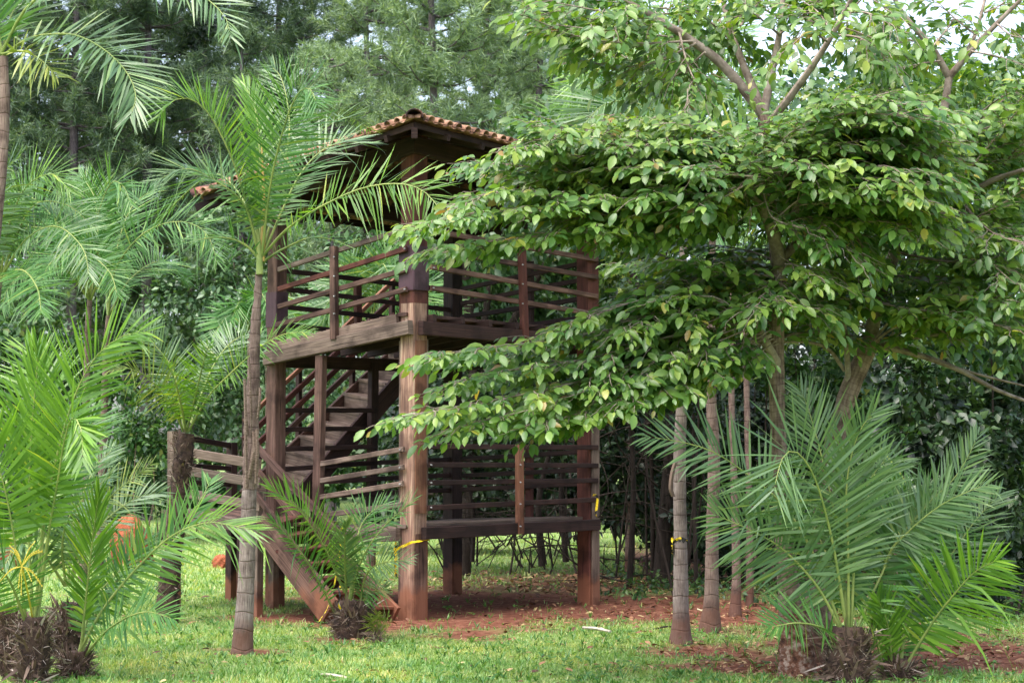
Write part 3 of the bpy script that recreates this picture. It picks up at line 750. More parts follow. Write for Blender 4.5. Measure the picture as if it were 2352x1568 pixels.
for (c0, al, inn) in dirs:
    L_e = (u1 - u0) if al[0] else (v1 - v0)
    bu = u0 if c0[0] == 0 else u1; bv = v0 if c0[1] == 0 else v1
    for k in range(1, 8):
        s = k * L_e / 8; run = min(s, L_e - s, hw)
        beam('rafter', 'dark', rp(bu + al[0] * s + inn[0] * .02, bv + al[1] * s + inn[1] * .02, -.115), rp(bu + al[0] * s + inn[0] * run, bv + al[1] * s + inn[1] * run, -.115), .055, .075, roof)
    for k in range(6):
        t = .10 + k * .34
        beam('batten', 'dark', rp(bu + al[0] * t + inn[0] * t, bv + al[1] * t + inn[1] * t, -.055), rp(bu + al[0] * (L_e - t) + inn[0] * t, bv + al[1] * (L_e - t) + inn[1] * t, -.055), .05, .04, roof)
    beam('fascia_board', 'dark', rp(bu + (al[0] + inn[0]) * .07, bv + (al[1] + inn[1]) * .07, -.07), rp(bu + al[0] * (L_e - .07) + inn[0] * .07, bv + al[1] * (L_e - .07) + inn[1] * .07, -.07), .022, .07, roof)
# wall plates and struts
def plate(a, b_): beam('wall_plate', 'dark', uv(*a, roofz(*a) - .27), uv(*b_, roofz(*b_) - .27), .12, .2, roof)
plate((-.05, .0), (A_ + .05, .0)); plate((.0, -.05), (.0, B_ + .05)); plate((A_, -.05), (A_, B_ + .05)); plate((-.05, B_), (A_ + .05, B_))
beam('tie_beam', 'dark', uv(A_ / 2, 0, roofz(A_ / 2, 0) - .28), uv(A_ / 2, B_, roofz(A_ / 2, B_) - .28), .1, .15, roof)

# ---- stairs: ground to landing along the near left face, then up behind the tower
st = empty('staircase', parent=tower)
vo, vi = -1.0, -.14
def pl2(f, c, pts): return [f(x, y, c) for x, y in pts]
so_ = pl2(onv, vo, [(757, 1404), (598, 1193)])
si_ = pl2(onv, vi, [(908, 1414), (660, 1165)])
beam('stringer', 'wood', *so_, .05, .37, st); beam('stringer', 'wood', *si_, .05, .24, st)
n = 7
for k in range(n):
    t = (k + .45) / n
    a = so_[0] + (so_[1] - so_[0]) * t; b_ = si_[0] + (si_[1] - si_[0]) * t
    zz = (a[2] + b_[2]) / 2; a = a.copy(); b_ = b_.copy(); a[2] = a[2] * .6 + zz * .4; b_[2] = b_[2] * .6 + zz * .4
    beam('tread', 'red', a, b_, .26, .04, st); beam('riser', 'red', a + U_ * .11 - Z_ * .08, b_ + U_ * .11 - Z_ * .08, .022, .13, st)
beam('handrail', 'wood', *pl2(onv, vo, [(748, 1353), (588, 1134)]), .05, .07, st)
beam('handrail', 'wood', *pl2(onv, vi - .02, [(790, 1240), (588, 1024)]), .06, .085, st)
beam('handrail', 'wood', *pl2(onv, vi - .02, [(760, 1296), (588, 1076)]), .05, .075, st)
beam('newel', 'grey', onv(589, 1440, vo + .05), onv(593, 1128, vo + .05), .12, .1, st, up=V_)
# landing with three boards towards the viewer
ul0, ul1, wv = 1.62, 3.24, .25
def board(y0, y1, h, mat='grey', nm='landing_board', t=.035): beam(nm, mat, onv(404, y0, vo), onv(598, y1, vo), t, h, st)
board(1034, 1066, .115); board(1076, 1110, .115); board(1128, 1163, .11); board(1176, 1216, .15, 'grey', 'landing_beam', .08)
za = zat(uv(3.23, vo), 1172); zb = zat(uv(1.62, vo), 1204)
LZ = .5 * (za + zb)
for k in range(9):
    v = vo + .07 + k * .148
    m_ = MB(); m_.box(uv(1.62, v, zb - .02), uv(3.5, v + .02, za - .02), .14, .04); m_.build('landing_plank', M['wood'], st)
beam('landing_post', 'grey', onv(400, 1408, vo), onv(400, 990, vo), .13, .12, st, up=V_)
n3 = uv(3.62, .26); beam('landing_post', 'dark', n3 - Z_ * .1, n3 + Z_ * zat(n3, 1016), .12, .1, st, up=V_)
n4 = G(551, 1376); beam('landing_post', 'dark', n4 - Z_ * .1, n4 + Z_ * 1.05, .1, .1, st, up=V_)
n5 = uv(2.3, -.15); beam('landing_post', 'grey', n5 - Z_ * .1, n5 + Z_ * 1.0, .1, .1, st, up=V_)
n2 = onv(400, 1000, vo)
for k, (ya, yb, h) in enumerate(((1000, 1024, .07), (1066, 1076, .06), (1105, 1112, .06))):
    a = n2.copy(); a[2] = zat(n2, ya); b_ = n3.copy(); b_[2] = zat(n3, yb); beam('landing_rail', 'dark', a, b_, .05, h, st)
a = n2.copy(); a[2] = za - .1; b_ = n3.copy(); b_[2] = za - .16; beam('landing_beam', 'dark', a, b_, .07, .15, st)
# upper flight
un, uf = A_ + .15, A_ + 1.05
sn = pl2(onu, un, [(640, 1180), (958, 812)]); sf = pl2(onu, uf, [(560, 1125), (905, 800)])
off = Z_ * .11
beam('stringer', 'dark', sn[0] - off, sn[1] - off, .05, .26, st); beam('stringer', 'wood', sf[0] - off, sf[1] - off, .05, .24, st)
near_pts = [(703, 1105), (745, 1066), (779, 1026), (812, 989), (846, 950), (880, 905), (903, 868), (938, 835)]
far_pts = [(640, 1078), (660, 1036), (712, 994), (757, 955), (800, 912), (838, 866), (868, 832), (900, 800)]
near_pts = [(688 + 30 * k, 1125 - 34.5 * k) for k in range(10)]
far_pts = [(598 + 33.5 * k, 1100 - 32.5 * k) for k in range(10)]
for (nx_, ny_), (fx, fy) in zip(near_pts, far_pts):
    a = onu(fx, fy, uf - .03); b_ = onu(nx_, ny_, un + .03)
    beam('tread', 'grey', a + V_ * .05, b_ + V_ * .05, .26, .045, st)
    beam('riser', 'grey', a - V_ * .06 - Z_ * .115, b_ - V_ * .06 - Z_ * .115, .022, .18, st)
for k, dz in enumerate((.98, .72, .48, .26)):
    beam('handrail', ('orange', 'red', 'red', 'wood')[k], sf[0] + Z_ * dz * .92, sf[1] + Z_ * dz * 1.0, .045, .075 if k else .06, st)
for t in (.02, .36, .72, 1.0):
    p = sf[0] + (sf[1] - sf[0]) * t + U_ * .045; beam('handrail_post', 'dark', p - Z_ * .2, p + Z_ * 1.0, .08, .06, st, up=V_)
for t in (.25, .62):
    p = sn[0] + (sn[1] - sn[0]) * t
    if t < .5: beam('stringer_support', 'dark', np.array([p[0], p[1], -.1]), p - Z_ * .2, .09, .09, st, up=V_)

# yellow warning tape tied to things
def tape(pts, label, w=.035):
    p = np.asarray(pts, float); q = spline(p, 6 * len(p)); m_ = MB()
    tw = np.cumsum(rng.normal(0, .25, len(q))); T = unit(np.gradient(q, axis=0))
    sd = unit(np.cross(T, np.array([0, 1.0, 0.15]))); nn = np.cross(T, sd)
    s_ = sd * np.cos(tw)[:, None] + nn * np.sin(tw)[:, None]
    V = np.stack([q - s_ * w / 2, q + s_ * w / 2], 1).reshape(-1, 3); i = np.arange(len(q) - 1) * 2
    m_.add(V, np.stack([i, i + 1, i + 3, i + 2], 1)); o = m_.build('warning_tape', M['tape']); tag(o, label, 'tape', 'strips of yellow warning tape')
e = .012
def zp(py): return zat(PF, py)
k_ = .262
tape([uv(.26, -e, zp(1262)), uv(.02, -e, zp(1245)), uv(-e, -e, zp(1244)), uv(-e, .24, zp(1241)), uv(-e, .27, zp(1243))], 'yellow tape wound round the front tower post below the lower deck', .03)
tape([uv(.255, -.02, zp(1246)), uv(.27, -.025, zp(1262)), uv(.26, -.03, zp(1285)), uv(.275, -.02, zp(1300)), uv(.26, -.03, zp(1326))], 'loose yellow tape end hanging down the front tower post', .04)
c = uv(-.03, B_ - .05)
tape([onu(1362, 1136, -.07), onu(1372, 1140, -.07), onu(1371, 1160, -.07), onu(1369, 1184, -.07), onu(1386, 1185, -.07)], 'yellow tape hanging from the lower rail at the right-hand tower post', .03)

# ------------------------------------------------------------------ palms
WID = 1.08
def frond(root, pts, d0, d1, L=.55, mat='palm', n=46, wid=.028, face=(0, -.8, .6), s0=.16, vee=.35, a0=78, a1=24, plum=.22, droop=.18, r0=.016, sag=0.0, lab=None):
    """one feather leaf: pts is its midrib as it lies in the photograph, d0..d1 its distance; leaflets in two ranks"""
    k = len(pts)
    p3 = np.array([P(x, y, d0 + (d1 - d0) * i / (k - 1)) for i, (x, y) in enumerate(pts)])
    m_ = MB()
    q = spline(p3, 60)
    T = unit(np.gradient(q, axis=0))
    S = np.linspace(0, 1, 60)
    m_.tube(q[::3], np.linspace(r0, .003, 20), 5, cap=False)
    rach = m_.build('frond', M['rachis'], root) if False else None
    mb = MB()
    fa = np.asarray(face, float)
    for sgn in (-1, 1):
        s = s0 + (1 - s0) * (np.arange(n) + .5 + rng.uniform(-.4, .4, n)) / n
        s = np.clip(s, 0, 1)
        i = s * 59
        c = np.stack([np.interp(i, np.arange(60), q[:, j]) for j in range(3)], 1)
        t = unit(np.stack([np.interp(i, np.arange(60), T[:, j]) for j in range(3)], 1))
        nn = fa - t * (t @ fa)[:, None]; nn = unit(nn); sd = np.cross(t, nn) * sgn
        x = (s - s0) / (1 - s0)
        ang = np.radians(a0 + (a1 - a0) * x ** 1.3) + rng.normal(0, .07, n)
        ve = vee * (1 - .3 * x) + rng.normal(0, plum, n)
        d = t * np.cos(ang)[:, None] + np.sin(ang)[:, None] * (sd * np.cos(ve)[:, None] + nn * np.sin(ve)[:, None])
        ln = L * np.clip(.32 + 1.9 * x, 0, 1) * np.clip(1.0 - .62 * np.clip((x - .55) / .45, 0, 1) ** 1.5, 0, 1) * rng.uniform(.86, 1.08, n)
        strips(mb, c, d, np.cross(d, nn) + nn * rng.normal(.15, .35, (n, 1)), ln, WID * wid * rng.uniform(.8, 1.2, n) * (1 - .4 * x), droop * .35 * rng.uniform(.2, 1.8, n) * np.where(rng.random(n) < .07, rng.uniform(4, 12, n), 1))
    o = mb.build('frond', M[mat], root, label=lab)
    m_.build('midrib', M['rachis'], o, smooth=True)
    return o

def px(w_, d): return w_ / F_PX * d
def trunk(root, pts, d, mat, n=10, jit=.05, name='trunk', flare=True, d1=None):
    """pts: (x, y, width in photograph pixels)"""
    d1 = d if d1 is None else d1
    k = len(pts)
    p3 = np.array([P(x, y, d + (d1 - d) * i / max(1, k - 1)) for i, (x, y, w_) in enumerate(pts)])
    if flare and p3[0][2] < .2: p3[0][2] = -.08
    q = spline(p3, 10 * k); L0 = np.linspace(0, 1, k)
    seg = np.concatenate([[0], np.cumsum(np.linalg.norm(np.diff(p3, axis=0), axis=1))]); seg /= seg[-1]
    r = np.interp(np.linspace(0, 1, 10 * k), seg, [px(w_, d) / 2 for _, _, w_ in pts])
    if jit: r = r * (1 + rng.normal(0, jit * .5, len(r)))
    m_ = MB(); m_.tube(q, r, n, jit); return m_.build(name, M[mat], root, smooth=True)

def boots(root, c, r, h, n=60, up=.6, name='leaf_bases', L=(.09, .26)):
    """old leaf stubs and fibre round a palm stump standing at c"""
    m_ = MB(); a = rng.uniform(0, 6.283, n); z = rng.uniform(0.02, 1, n) * h
    pr = r * (1.0 - .25 * (z / h - .5) ** 2)
    p = np.stack([c[0] + np.cos(a) * pr, c[1] + np.sin(a) * pr, c[2] + z], 1)
    out_ = np.stack([np.cos(a), np.sin(a), 0 * a], 1)
    d = out_ * rng.uniform(.15, .8, n)[:, None] + np.array([0, 0, 1]) * rng.uniform(up - .7, up + .8, n)[:, None] + rng.normal(0, .2, (n, 3))
    strips(m_, p - out_ * .02, d, np.cross(d, out_), rng.uniform(*L, n), rng.uniform(.012, .036, n), 0.05)
    k = n * 5; a = rng.uniform(0, 6.283, k); z = rng.uniform(0, 1.05, k) * h
    p = np.stack([c[0] + np.cos(a) * r * .96, c[1] + np.sin(a) * r * .96, c[2] + z], 1); out_ = np.stack([np.cos(a), np.sin(a), 0 * a], 1)
    strips(m_, p, out_ * .4 + rng.normal(0, .6, (k, 3)) + [0, 0, .3], rng.normal(0, 1, (k, 3)), rng.uniform(.05, .16, k), rng.uniform(.004, .009, k), .1)
    return m_.build(name, M['fibre'], root)

def stump(root, x, y, wpx, d, hpx, tilt=0):
    a = P(x, y, d); a[2] = -.06; b_ = a + np.array([tilt, 0, px(hpx, d) + .06])
    m_ = MB(); r = px(wpx, d) / 2
    m_.tube(spline(np.array([a, a * .5 + b_ * .5, b_]), 10), r * np.array([.92, .95, 1, 1.03, 1.05, 1.06, 1.05, 1.0, .9, .7]), 12, .12)
    o = m_.build('trunk', M['core'], root, smooth=True)
    boots(root, a, r * 1.0, b_[2], int(90 + hpx * .7))
    return b_

def palm(label, base, d, group='palms on the lawn', cat='palm', name='palm_tree'):
    g = P(*base, d); g[2] = 0
    return thing(name, label, cat, g, group)

# tall palm standing in front of the stairs
t = palm('tall slender palm with grey ringed trunk in front of the tower stairs', (556, 1500), 18.7)
trunk(t, [(556, 1505, 60), (558, 1465, 47), (562, 1400, 42), (566, 1320, 38), (570, 1200, 35), (573, 1122, 34)], 18.7, 'ring', 14, .02)
tt = trunk(t, [(573, 1124, 33), (577, 1040, 38), (578, 950, 32), (583, 860, 27), (586, 760, 24), (591, 690, 19), (595, 625, 15)], 18.7, 'ringb', 12, .10, name='upper_trunk')
m_ = MB()
for (x0, y0, x1, y1, w_) in ((566, 1120, 562, 870, 7), (588, 1110, 590, 985, 8), (571, 1100, 586, 1010, 10), (577, 1000, 572, 820, 5), (592, 960, 598, 890, 6), (585, 1080, 583, 990, 9), (569, 1000, 563, 930, 5)):
    q = np.array([P(x0, y0, 18.6), P((x0 + x1) / 2 + 1, (y0 + y1) / 2, 18.56), P(x1, y1, 18.58)]); V = []
    for p_ in q: V += [p_ - [px(w_, 18.6) / 2, 0, 0], p_ + [0, -.012, 0], p_ + [px(w_, 18.6) / 2, 0, 0]]
    m_.add(V, [(0, 1, 4, 3), (1, 2, 5, 4), (3, 4, 7, 6), (4, 5, 8, 7)])
m_.build('leaf_sheath', M['bark'], tt)
D = 18.7
frond(t, [(598, 600), (575, 500), (535, 370), (480, 262), (430, 226), (388, 238), (362, 275)], D, 18.2, .52, 'palmb', 64, face=(.35, -.35, 1), vee=.85, plum=.15, wid=.024)
frond(t, [(600, 600), (622, 420), (655, 285), (685, 215), (712, 205), (728, 240)], D, 17.4, .62, 'palm', 84, wid=.019, face=(-.1, -1, .1), a0=70, vee=.1)
frond(t, [(602, 590), (650, 535), (700, 497), (747, 470), (828, 434), (908, 422), (968, 436), (1010, 480), (1030, 520)], D, 17.6, .5, 'palmb', 76, wid=.02, a1=38, face=(0, -.75, .7), vee=.15, plum=.3)
frond(t, [(596, 590), (560, 470), (485, 410), (425, 388), (362, 414)], D, 18.0, .48, 'palmg', 66, wid=.019, face=(0, -.6, .8))
frond(t, [(598, 590), (598, 400), (588, 260), (560, 190)], D, 19.6, .55, 'palmb', 50, face=(.3, -.7, -.3), a0=40, a1=15)
frond(t, [(602, 590), (650, 420), (730, 310), (800, 270), (850, 300)], D, 20.4, .5, 'palmg', 60, wid=.019, face=(0, .3, .9))
frond(t, [(600, 590), (570, 480), (500, 400), (420, 450), (352, 530)], D, 20.0, .48, 'palm', 60, wid=.019, face=(0, -.4, .9))
frond(t, [(602, 590), (640, 430), (665, 300), (650, 190), (622, 150)], D, 19.9, .52, 'palmg', 60, wid=.019, face=(0, -.9, -.2))
frond(t, [(602, 590), (690, 400), (770, 330), (850, 330)], D, 19.2, .55, 'palmg', 46, face=(0, -.5, .8))
frond(t, [(604, 600), (650, 572), (720, 545), (800, 560)], D, 18.9, .42, 'palm', 26, wid=.014, plum=.6, face=(0, -.4, .8), s0=.1)
frond(t, [(600, 600), (560, 560), (500, 545), (420, 560)], D, 18.5, .42, 'palm', 26, wid=.014, plum=.6, face=(0, -.4, .8), s0=.1)
m_ = MB(); m_.tube(spline([P(602, 600, D), P(606, 480, D + .05), P(601, 330, D + .1)], 12), np.linspace(.03, .006, 12), 6); m_.build('spear_leaf', M['spear'], t, smooth=True)
m_ = MB(); m_.tube(spline([P(597, 630, D - .03), P(594, 560, D - .02), P(585, 480, D)], 12), np.linspace(.038, .01, 12), 8); m_.build('crown_shaft', M['rachis'], t, smooth=True)

# palm leaning in at the photograph's upper left corner
t = palm('tall palm with long drooping fronds at the lawn edge, highest crown on the left', (-15, 1500), 17.6)
trunk(t, [(-150, 1500, 44), (-80, 1000, 34), (-28, 650, 30), (0, 420, 27), (10, 250, 26), (8, 130, 20)], 17.6, 'ringb', 12, .08)
D = 17.6
frond(t, [(5, 130), (60, 92), (110, 80), (175, 82), (240, 115), (290, 165), (312, 220), (298, 272)], D, 16.8, .55, 'palmg', 60, wid=.034, face=(0, -.6, .8), vee=.3)
frond(t, [(5, 120), (60, 20), (150, -40), (300, -70), (430, -30), (510, 30), (532, 88)], D, 16.4, .55, 'palmg', 60)
frond(t, [(5, 120), (25, 40), (60, -20), (120, -60)], D, 18, .8, 'palmg', 50, face=(0, -.9, .3))
frond(t, [(5, 125), (-10, 40), (-40, -40)], D, 17.6, .8, 'palm', 40)
frond(t, [(5, 125), (50, 118), (90, 135), (130, 175)], D, 17.2, .42, 'palmy', 24, plum=.5)
frond(t, [(3, 125), (-60, 60), (-130, 110), (-160, 200)], D, 17.4, .6, 'palm', 40)

# palms in the middle distance on the left
D = 23.5
t = palm('thin palm with a bright feathery crown behind the foreground clump', (200, 1330), D)
trunk(t, [(190, 1335, 22), (195, 1100, 17), (198, 900, 16), (202, 750, 14), (206, 690, 12)], D, 'ringb', 8, .06)
frond(t, [(207, 690), (213, 560), (232, 470), (258, 418), (285, 430), (300, 470)], D, 22.7, .56, 'palm', 74, wid=.024, face=(0, -1, .2), a0=60)
frond(t, [(205, 690), (190, 600), (140, 540), (70, 522), (5, 560), (-20, 600)], D, 22.6, .55, 'palm', 74, wid=.024)
frond(t, [(205, 690), (170, 570), (105, 480), (40, 440), (-30, 450)], D, 24.5, .52, 'palm', 70, wid=.022)
frond(t, [(208, 690), (235, 610), (195, 560), (120, 600), (95, 650)], D, 22.3, .5, 'palm', 70, wid=.022)
frond(t, [(208, 690), (180, 640), (205, 590), (252, 625), (270, 680)], D, 22.4, .46, 'palm', 70, wid=.022)
frond(t, [(206, 690), (150, 620), (80, 610), (20, 660), (5, 710)], D, 22.8, .46, 'palm', 70, wid=.022)
frond(t, [(207, 690), (225, 560), (215, 450), (180, 400)], D, 24.4, .55, 'palm', 70, wid=.022)
D = 24.2
t = palm('thin palm with one long frond arching over towards the tower', (228, 1300), D)
trunk(t, [(226, 1310, 24), (234, 1100, 19), (240, 940, 17), (244, 800, 14), (249, 725, 11)], D, 'ringb', 8, .06)
frond(t, [(249, 725), (265, 620), (325, 540), (395, 510), (450, 518), (482, 550), (498, 600)], D, 23.2, .56, 'palm', 74, wid=.024, vee=.25, plum=.3)
frond(t, [(249, 725), (262, 600), (300, 480), (360, 430)], D, 25, .55, 'palm', 70, wid=.022)
frond(t, [(248, 725), (300, 640), (370, 600), (430, 640)], D, 25.4, .5, 'palm', 70, wid=.022)
frond(t, [(248, 725), (235, 620), (170, 520), (110, 500)], D, 25, .5, 'palm', 70, wid=.022)
D = 21.5
t = palm('palm crown with wide green fronds at the far left edge', (-40, 1380), D)
trunk(t, [(-42, 1390, 30), (-30, 1000, 22), (-10, 720, 18), (0, 640, 14)], D, 'ringb', 8, .06)
for pts_, m__, l_ in (([(0, 640), (20, 520), (60, 430), (120, 400), (160, 440)], 'palmb', .52), ([(0, 640), (60, 550), (130, 520), (190, 570), (205, 640)], 'palmg', .52), ([(0, 640), (-5, 500), (10, 400), (45, 360)], 'palmg', .52),
                      ([(0, 640), (50, 620), (85, 660), (95, 720)], 'palm', .52), ([(0, 640), (-60, 560), (-130, 570)], 'palm', .52), ([(0, 640), (70, 480), (150, 470), (215, 520)], 'palm', .52)):
    frond(t, pts_, D, D - .9 + R.uniform(-.4, .8), l_, m__, 74, wid=.023)

# stocky palm by the landing
D = 22.2
t = palm('stocky palm with shaggy fibrous trunk beside the stair landing', (385, 1422), 22.4)
trunk(t, [(384, 1424, 54), (388, 1340, 48), (400, 1240, 42), (413, 1120, 44), (422, 1050, 48), (428, 995, 34)], D, 'core', 12, .12)
g_ = P(418, 1150, D); boots(t, g_, px(44, D) / 2, P(418, 1000, D)[2] - g_[2], 70, up=.7, L=(.07, .17)); g_ = P(392, 1415, D); boots(t, g_, px(44, D) / 2, 1.1, 50, up=.4, L=(.05, .12), name='old_fibre')
frond(t, [(425, 991), (409, 912), (396, 846), (346, 780), (305, 726)], D, 22.6, .42, 'palmg', 56, wid=.02)
frond(t, [(422, 991), (396, 935), (346, 873), (297, 846), (250, 850)], D, 21.2, .55, 'palmy', 46, wid=.02)
frond(t, [(427, 991), (416, 930), (400, 870), (380, 830)], D, 21.3, .34, 'palmb', 46, wid=.02)
frond(t, [(428, 991), (452, 896), (468, 830), (480, 790)], D, 21.4, .36, 'palmb', 46, face=(0, -1, .1), wid=.02)
frond(t, [(432, 991), (478, 912), (527, 860), (594, 800), (650, 768), (712, 762)], D, 21.2, .38, 'palmb', 60, face=(0, -.8, .6), wid=.02, s0=.25)
frond(t, [(438, 972), (490, 840), (544, 777), (600, 768)], D, 23.2, .38, 'palmg', 50, wid=.02, s0=.25)

# foreground clump, bottom left
D = 16.5
t = palm('big foreground palm with bright upright fronds and shaggy dark base, leftmost clump', (78, 1560), D)
top = stump(t, 74, 1590, 66, D, 150, .02); stump(t, 22, 1590, 40, D + .3, 165, -.05)
frond(t, [(80, 1420), (100, 1200), (140, 1010), (184, 880), (231, 807), (290, 768), (338, 762)], D, 15.9, .62, 'palmb', 58, wid=.03, s0=.35, face=(.1, -.9, .4), a0=60)
frond(t, [(75, 1420), (66, 1200), (72, 1000), (84, 860), (86, 800)], D, 16.4, .6, 'palmb', 50, wid=.03, s0=.3, a0=45, a1=10, face=(.2, -1, .2))
frond(t, [(87, 1391), (109, 1240), (130, 1120), (148, 1010), (166, 960), (186, 985), (190, 1060)], D, 15.4, .5, 'palmb', 54, wid=.034, s0=.3, face=(0, -1, .2), a0=62)
frond(t, [(60, 1430), (35, 1250), (5, 1100), (-40, 990)], D, 16, .7, 'palmb', 52, wid=.034, s0=.4)
frond(t, [(85, 1430), (120, 1180), (160, 1030), (225, 960)], D, 17.2, .62, 'palm', 46, wid=.028, s0=.4)
frond(t, [(60, 1430), (20, 1330), (-30, 1280)], D, 15.9, .5, 'palm', 34)
frond(t, [(82, 1430), (105, 1150), (110, 980), (95, 880), (60, 800)], D, 17.3, .65, 'palmb', 46, wid=.03, s0=.4)
fl = MB()
o_ = P(50, 1300, 15.9)
for k in range(15):
    a = R.uniform(-2.6, -.3) if k % 2 else R.uniform(.2, 2.8); e_ = o_ + np.array([math.cos(a) * R.uniform(.12, .24), R.uniform(-.1, .1), math.sin(a) * R.uniform(.12, .28)])
    q = spline([o_, (o_ + e_) / 2 + [0, 0, .03], e_], 10); fl.tube(q, .003, 4)
    for p_ in q[2:]:
        fl.tube([p_ - [0, 0, .007], p_, p_ + [0.004, 0, .008]], [.002, .006, .002], 5)
fl.tube(spline([P(75, 1420, D), P(62, 1350, 16.1), o_], 8), .008, 5)
fl.build('flower_spray', M['flower'], t, smooth=True)

D = 18.3
t = palm('small palm with a forked dark stump behind the foreground clump', (150, 1470), D)
stump(t, 150, 1484, 62, D, 130, .06)
frond(t, [(152, 1345), (143, 1259), (158, 1190), (207, 1130), (262, 1088)], D, 17.7, .42, 'palmg', 46, s0=.12)
frond(t, [(160, 1345), (190, 1230), (255, 1140), (310, 1095), (350, 1064)], D, 18.0, .34, 'palmy', 44, wid=.016)
frond(t, [(160, 1345), (210, 1230), (300, 1150), (370, 1130)], D, 18.8, .4, 'palmg', 44)
frond(t, [(150, 1345), (90, 1260), (40, 1250), (10, 1300)], D, 17.6, .45, 'palmg', 44)
frond(t, [(155, 1345), (170, 1200), (215, 1080), (260, 1030)], D, 18.9, .42, 'palmg', 44)
D = 16.9
t = palm('low palm with a long frond reaching right across the tall palm trunk', (178, 1552), D)
stump(t, 172, 1568, 60, D, 60)
frond(t, [(177, 1504), (242, 1391), (321, 1297), (396, 1229), (472, 1200), (528, 1206), (590, 1218)], D, 16.3, .52, 'palmb', 48, wid=.026, s0=.2, face=(0, -.95, .4), vee=.1, a0=72, a1=14, plum=.25)
frond(t, [(185, 1504), (200, 1350), (214, 1230), (228, 1130)], D, 16.5, .5, 'palmb', 44, s0=.2, a0=45, a1=10)
frond(t, [(190, 1510), (255, 1440), (330, 1405), (400, 1420)], D, 16.3, .42, 'palm', 40)
frond(t, [(185, 1508), (225, 1400), (300, 1300), (400, 1240), (470, 1130), (485, 1100)], D, 17.6, .42, 'palm', 46)
frond(t, [(180, 1504), (215, 1380), (275, 1310), (330, 1240)], D, 17.3, .45, 'palm', 44)

# small palm in front of the stairs
D = 20.4
t = palm('small palm with a squat fibrous base in front of the stair foot', (812, 1466), D)
stump(t, 812, 1470, 84, D, 86)
frond(t, [(775, 1417), (740, 1350), (704, 1286), (664, 1234), (626, 1196)], D, 19.8, .38, 'palm', 44, wid=.021, face=(.5, -.6, .6), vee=.5)
frond(t, [(792, 1360), (748, 1262), (712, 1205), (679, 1162), (617, 1118)], D, 19.8, .44, 'palmb', 46, wid=.023, face=(.5, -.6, .6), vee=.5)
frond(t, [(797, 1385), (793, 1305), (792, 1234), (796, 1200)], D, 19.6, .34, 'palmg', 56, wid=.022, face=(0, -.8, .6), a0=48, a1=16, vee=.1, plum=.08, droop=.05)
frond(t, [(805, 1385), (819, 1317), (843, 1262), (879, 1212), (914, 1179), (950, 1146)], D, 19.9, .40, 'palm', 40, wid=.022, face=(-.3, -.6, .7), vee=.5)
frond(t, [(803, 1375), (820, 1240), (843, 1185), (890, 1152)], D, 20.6, .4, 'palm', 34, wid=.02)
frond(t, [(826, 1400), (838, 1329), (867, 1296), (938, 1284)], D, 20.0, .36, 'palmg', 36, wid=.018)
frond(t, [(826, 1405), (845, 1365), (885, 1350)], D, 20.2, .3, 'palm', 26, wid=.018)
t = palm('tiny pale palm seedling beside the squat palm base', (866, 1470), 20.2, cat='palm seedling', group='young palms')
for pts_ in ([(862, 1462), (866, 1430), (868, 1404)], [(862, 1462), (880, 1432), (893, 1412)], [(862, 1462), (852, 1430), (850, 1412)], [(862, 1462), (880, 1440), (896, 1432)]):
    frond(t, pts_, 20.2, 20.0, .16, 'palmy', 16, wid=.016, r0=.006)
boots(t, G(862, 1478), .06, .1, 20, L=(.05, .1))

# big palms, bottom right
D = 16.6
t = palm('big spreading palm with broad grey green fronds, largest on the right', (1950, 1560), D)
stump(t, 1948, 1590, 96, D, 125)
W = .028
frond(t, [(1948, 1462), (1921, 1290), (1895, 1171), (1866, 1085), (1830, 1038), (1798, 1050), (1776, 1130)], D, 15.6, .90, 'palmg', 44, wid=W, s0=.22, face=(0, -1, .15), vee=.1, plum=.1, a0=80, a1=30, droop=.1)
frond(t, [(1940, 1465), (1868, 1270), (1790, 1150), (1688, 1068), (1622, 1030), (1541, 1010), (1484, 1003)], D, 15.9, .56, 'palmg', 52, wid=W, s0=.22, face=(0, -.9, .4), vee=.25, plum=.12, a0=70)
frond(t, [(1948, 1460), (1930, 1250), (1890, 1060), (1866, 970), (1850, 920), (1832, 888)], D, 16.9, .48, 'palmg', 48, wid=.03, s0=.25, face=(0, -1, .2), a0=62)
frond(t, [(1950, 1460), (1948, 1250), (1945, 1110), (1970, 1000), (2010, 940)], D, 16.2, .56, 'palmg', 46, wid=W, s0=.25, face=(0, -1, .2), a0=62)
frond(t, [(1955, 1460), (1965, 1250), (1985, 1130), (2030, 1060), (2060, 1060)], D, 16.6, .56, 'palmg', 44, wid=W, s0=.22, face=(0, -1, .3))
frond(t, [(1940, 1465), (1880, 1350), (1800, 1262), (1724, 1217), (1640, 1180)], D, 16.1, .62, 'palmg', 52, wid=.03, s0=.2, face=(0, -1, .2), plum=.15)
frond(t, [(1935, 1475), (1885, 1440), (1830, 1430), (1765, 1440)], D, 15.9, .45, 'palm', 38, wid=.024)
frond(t, [(1960, 1465), (2010, 1350), (2070, 1230), (2120, 1170), (2160, 1160)], D, 17.2, .7, 'palm', 50, wid=W)
frond(t, [(1950, 1462), (1920, 1330), (1850, 1180), (1760, 1130)], D, 17.3, .7, 'palm', 50, wid=W)
D = 16.9
t = palm('palm with a long plume frond leaning out beside the largest right-hand palm', (2072, 1552), D)
stump(t, 2066, 1574, 60, D, 44)
frond(t, [(2067, 1552), (2137, 1436), (2190, 1366), (2240, 1312), (2292, 1285)], D, 16.0, .62, 'palmb', 50, wid=.032, s0=.2, face=(0, -1, .25), vee=.15, plum=.12, a0=76, a1=20)
frond(t, [(2067, 1552), (2090, 1404), (2180, 1280), (2240, 1195), (2298, 1132)], D, 17.3, .46, 'palmg', 54, wid=.028, s0=.25)
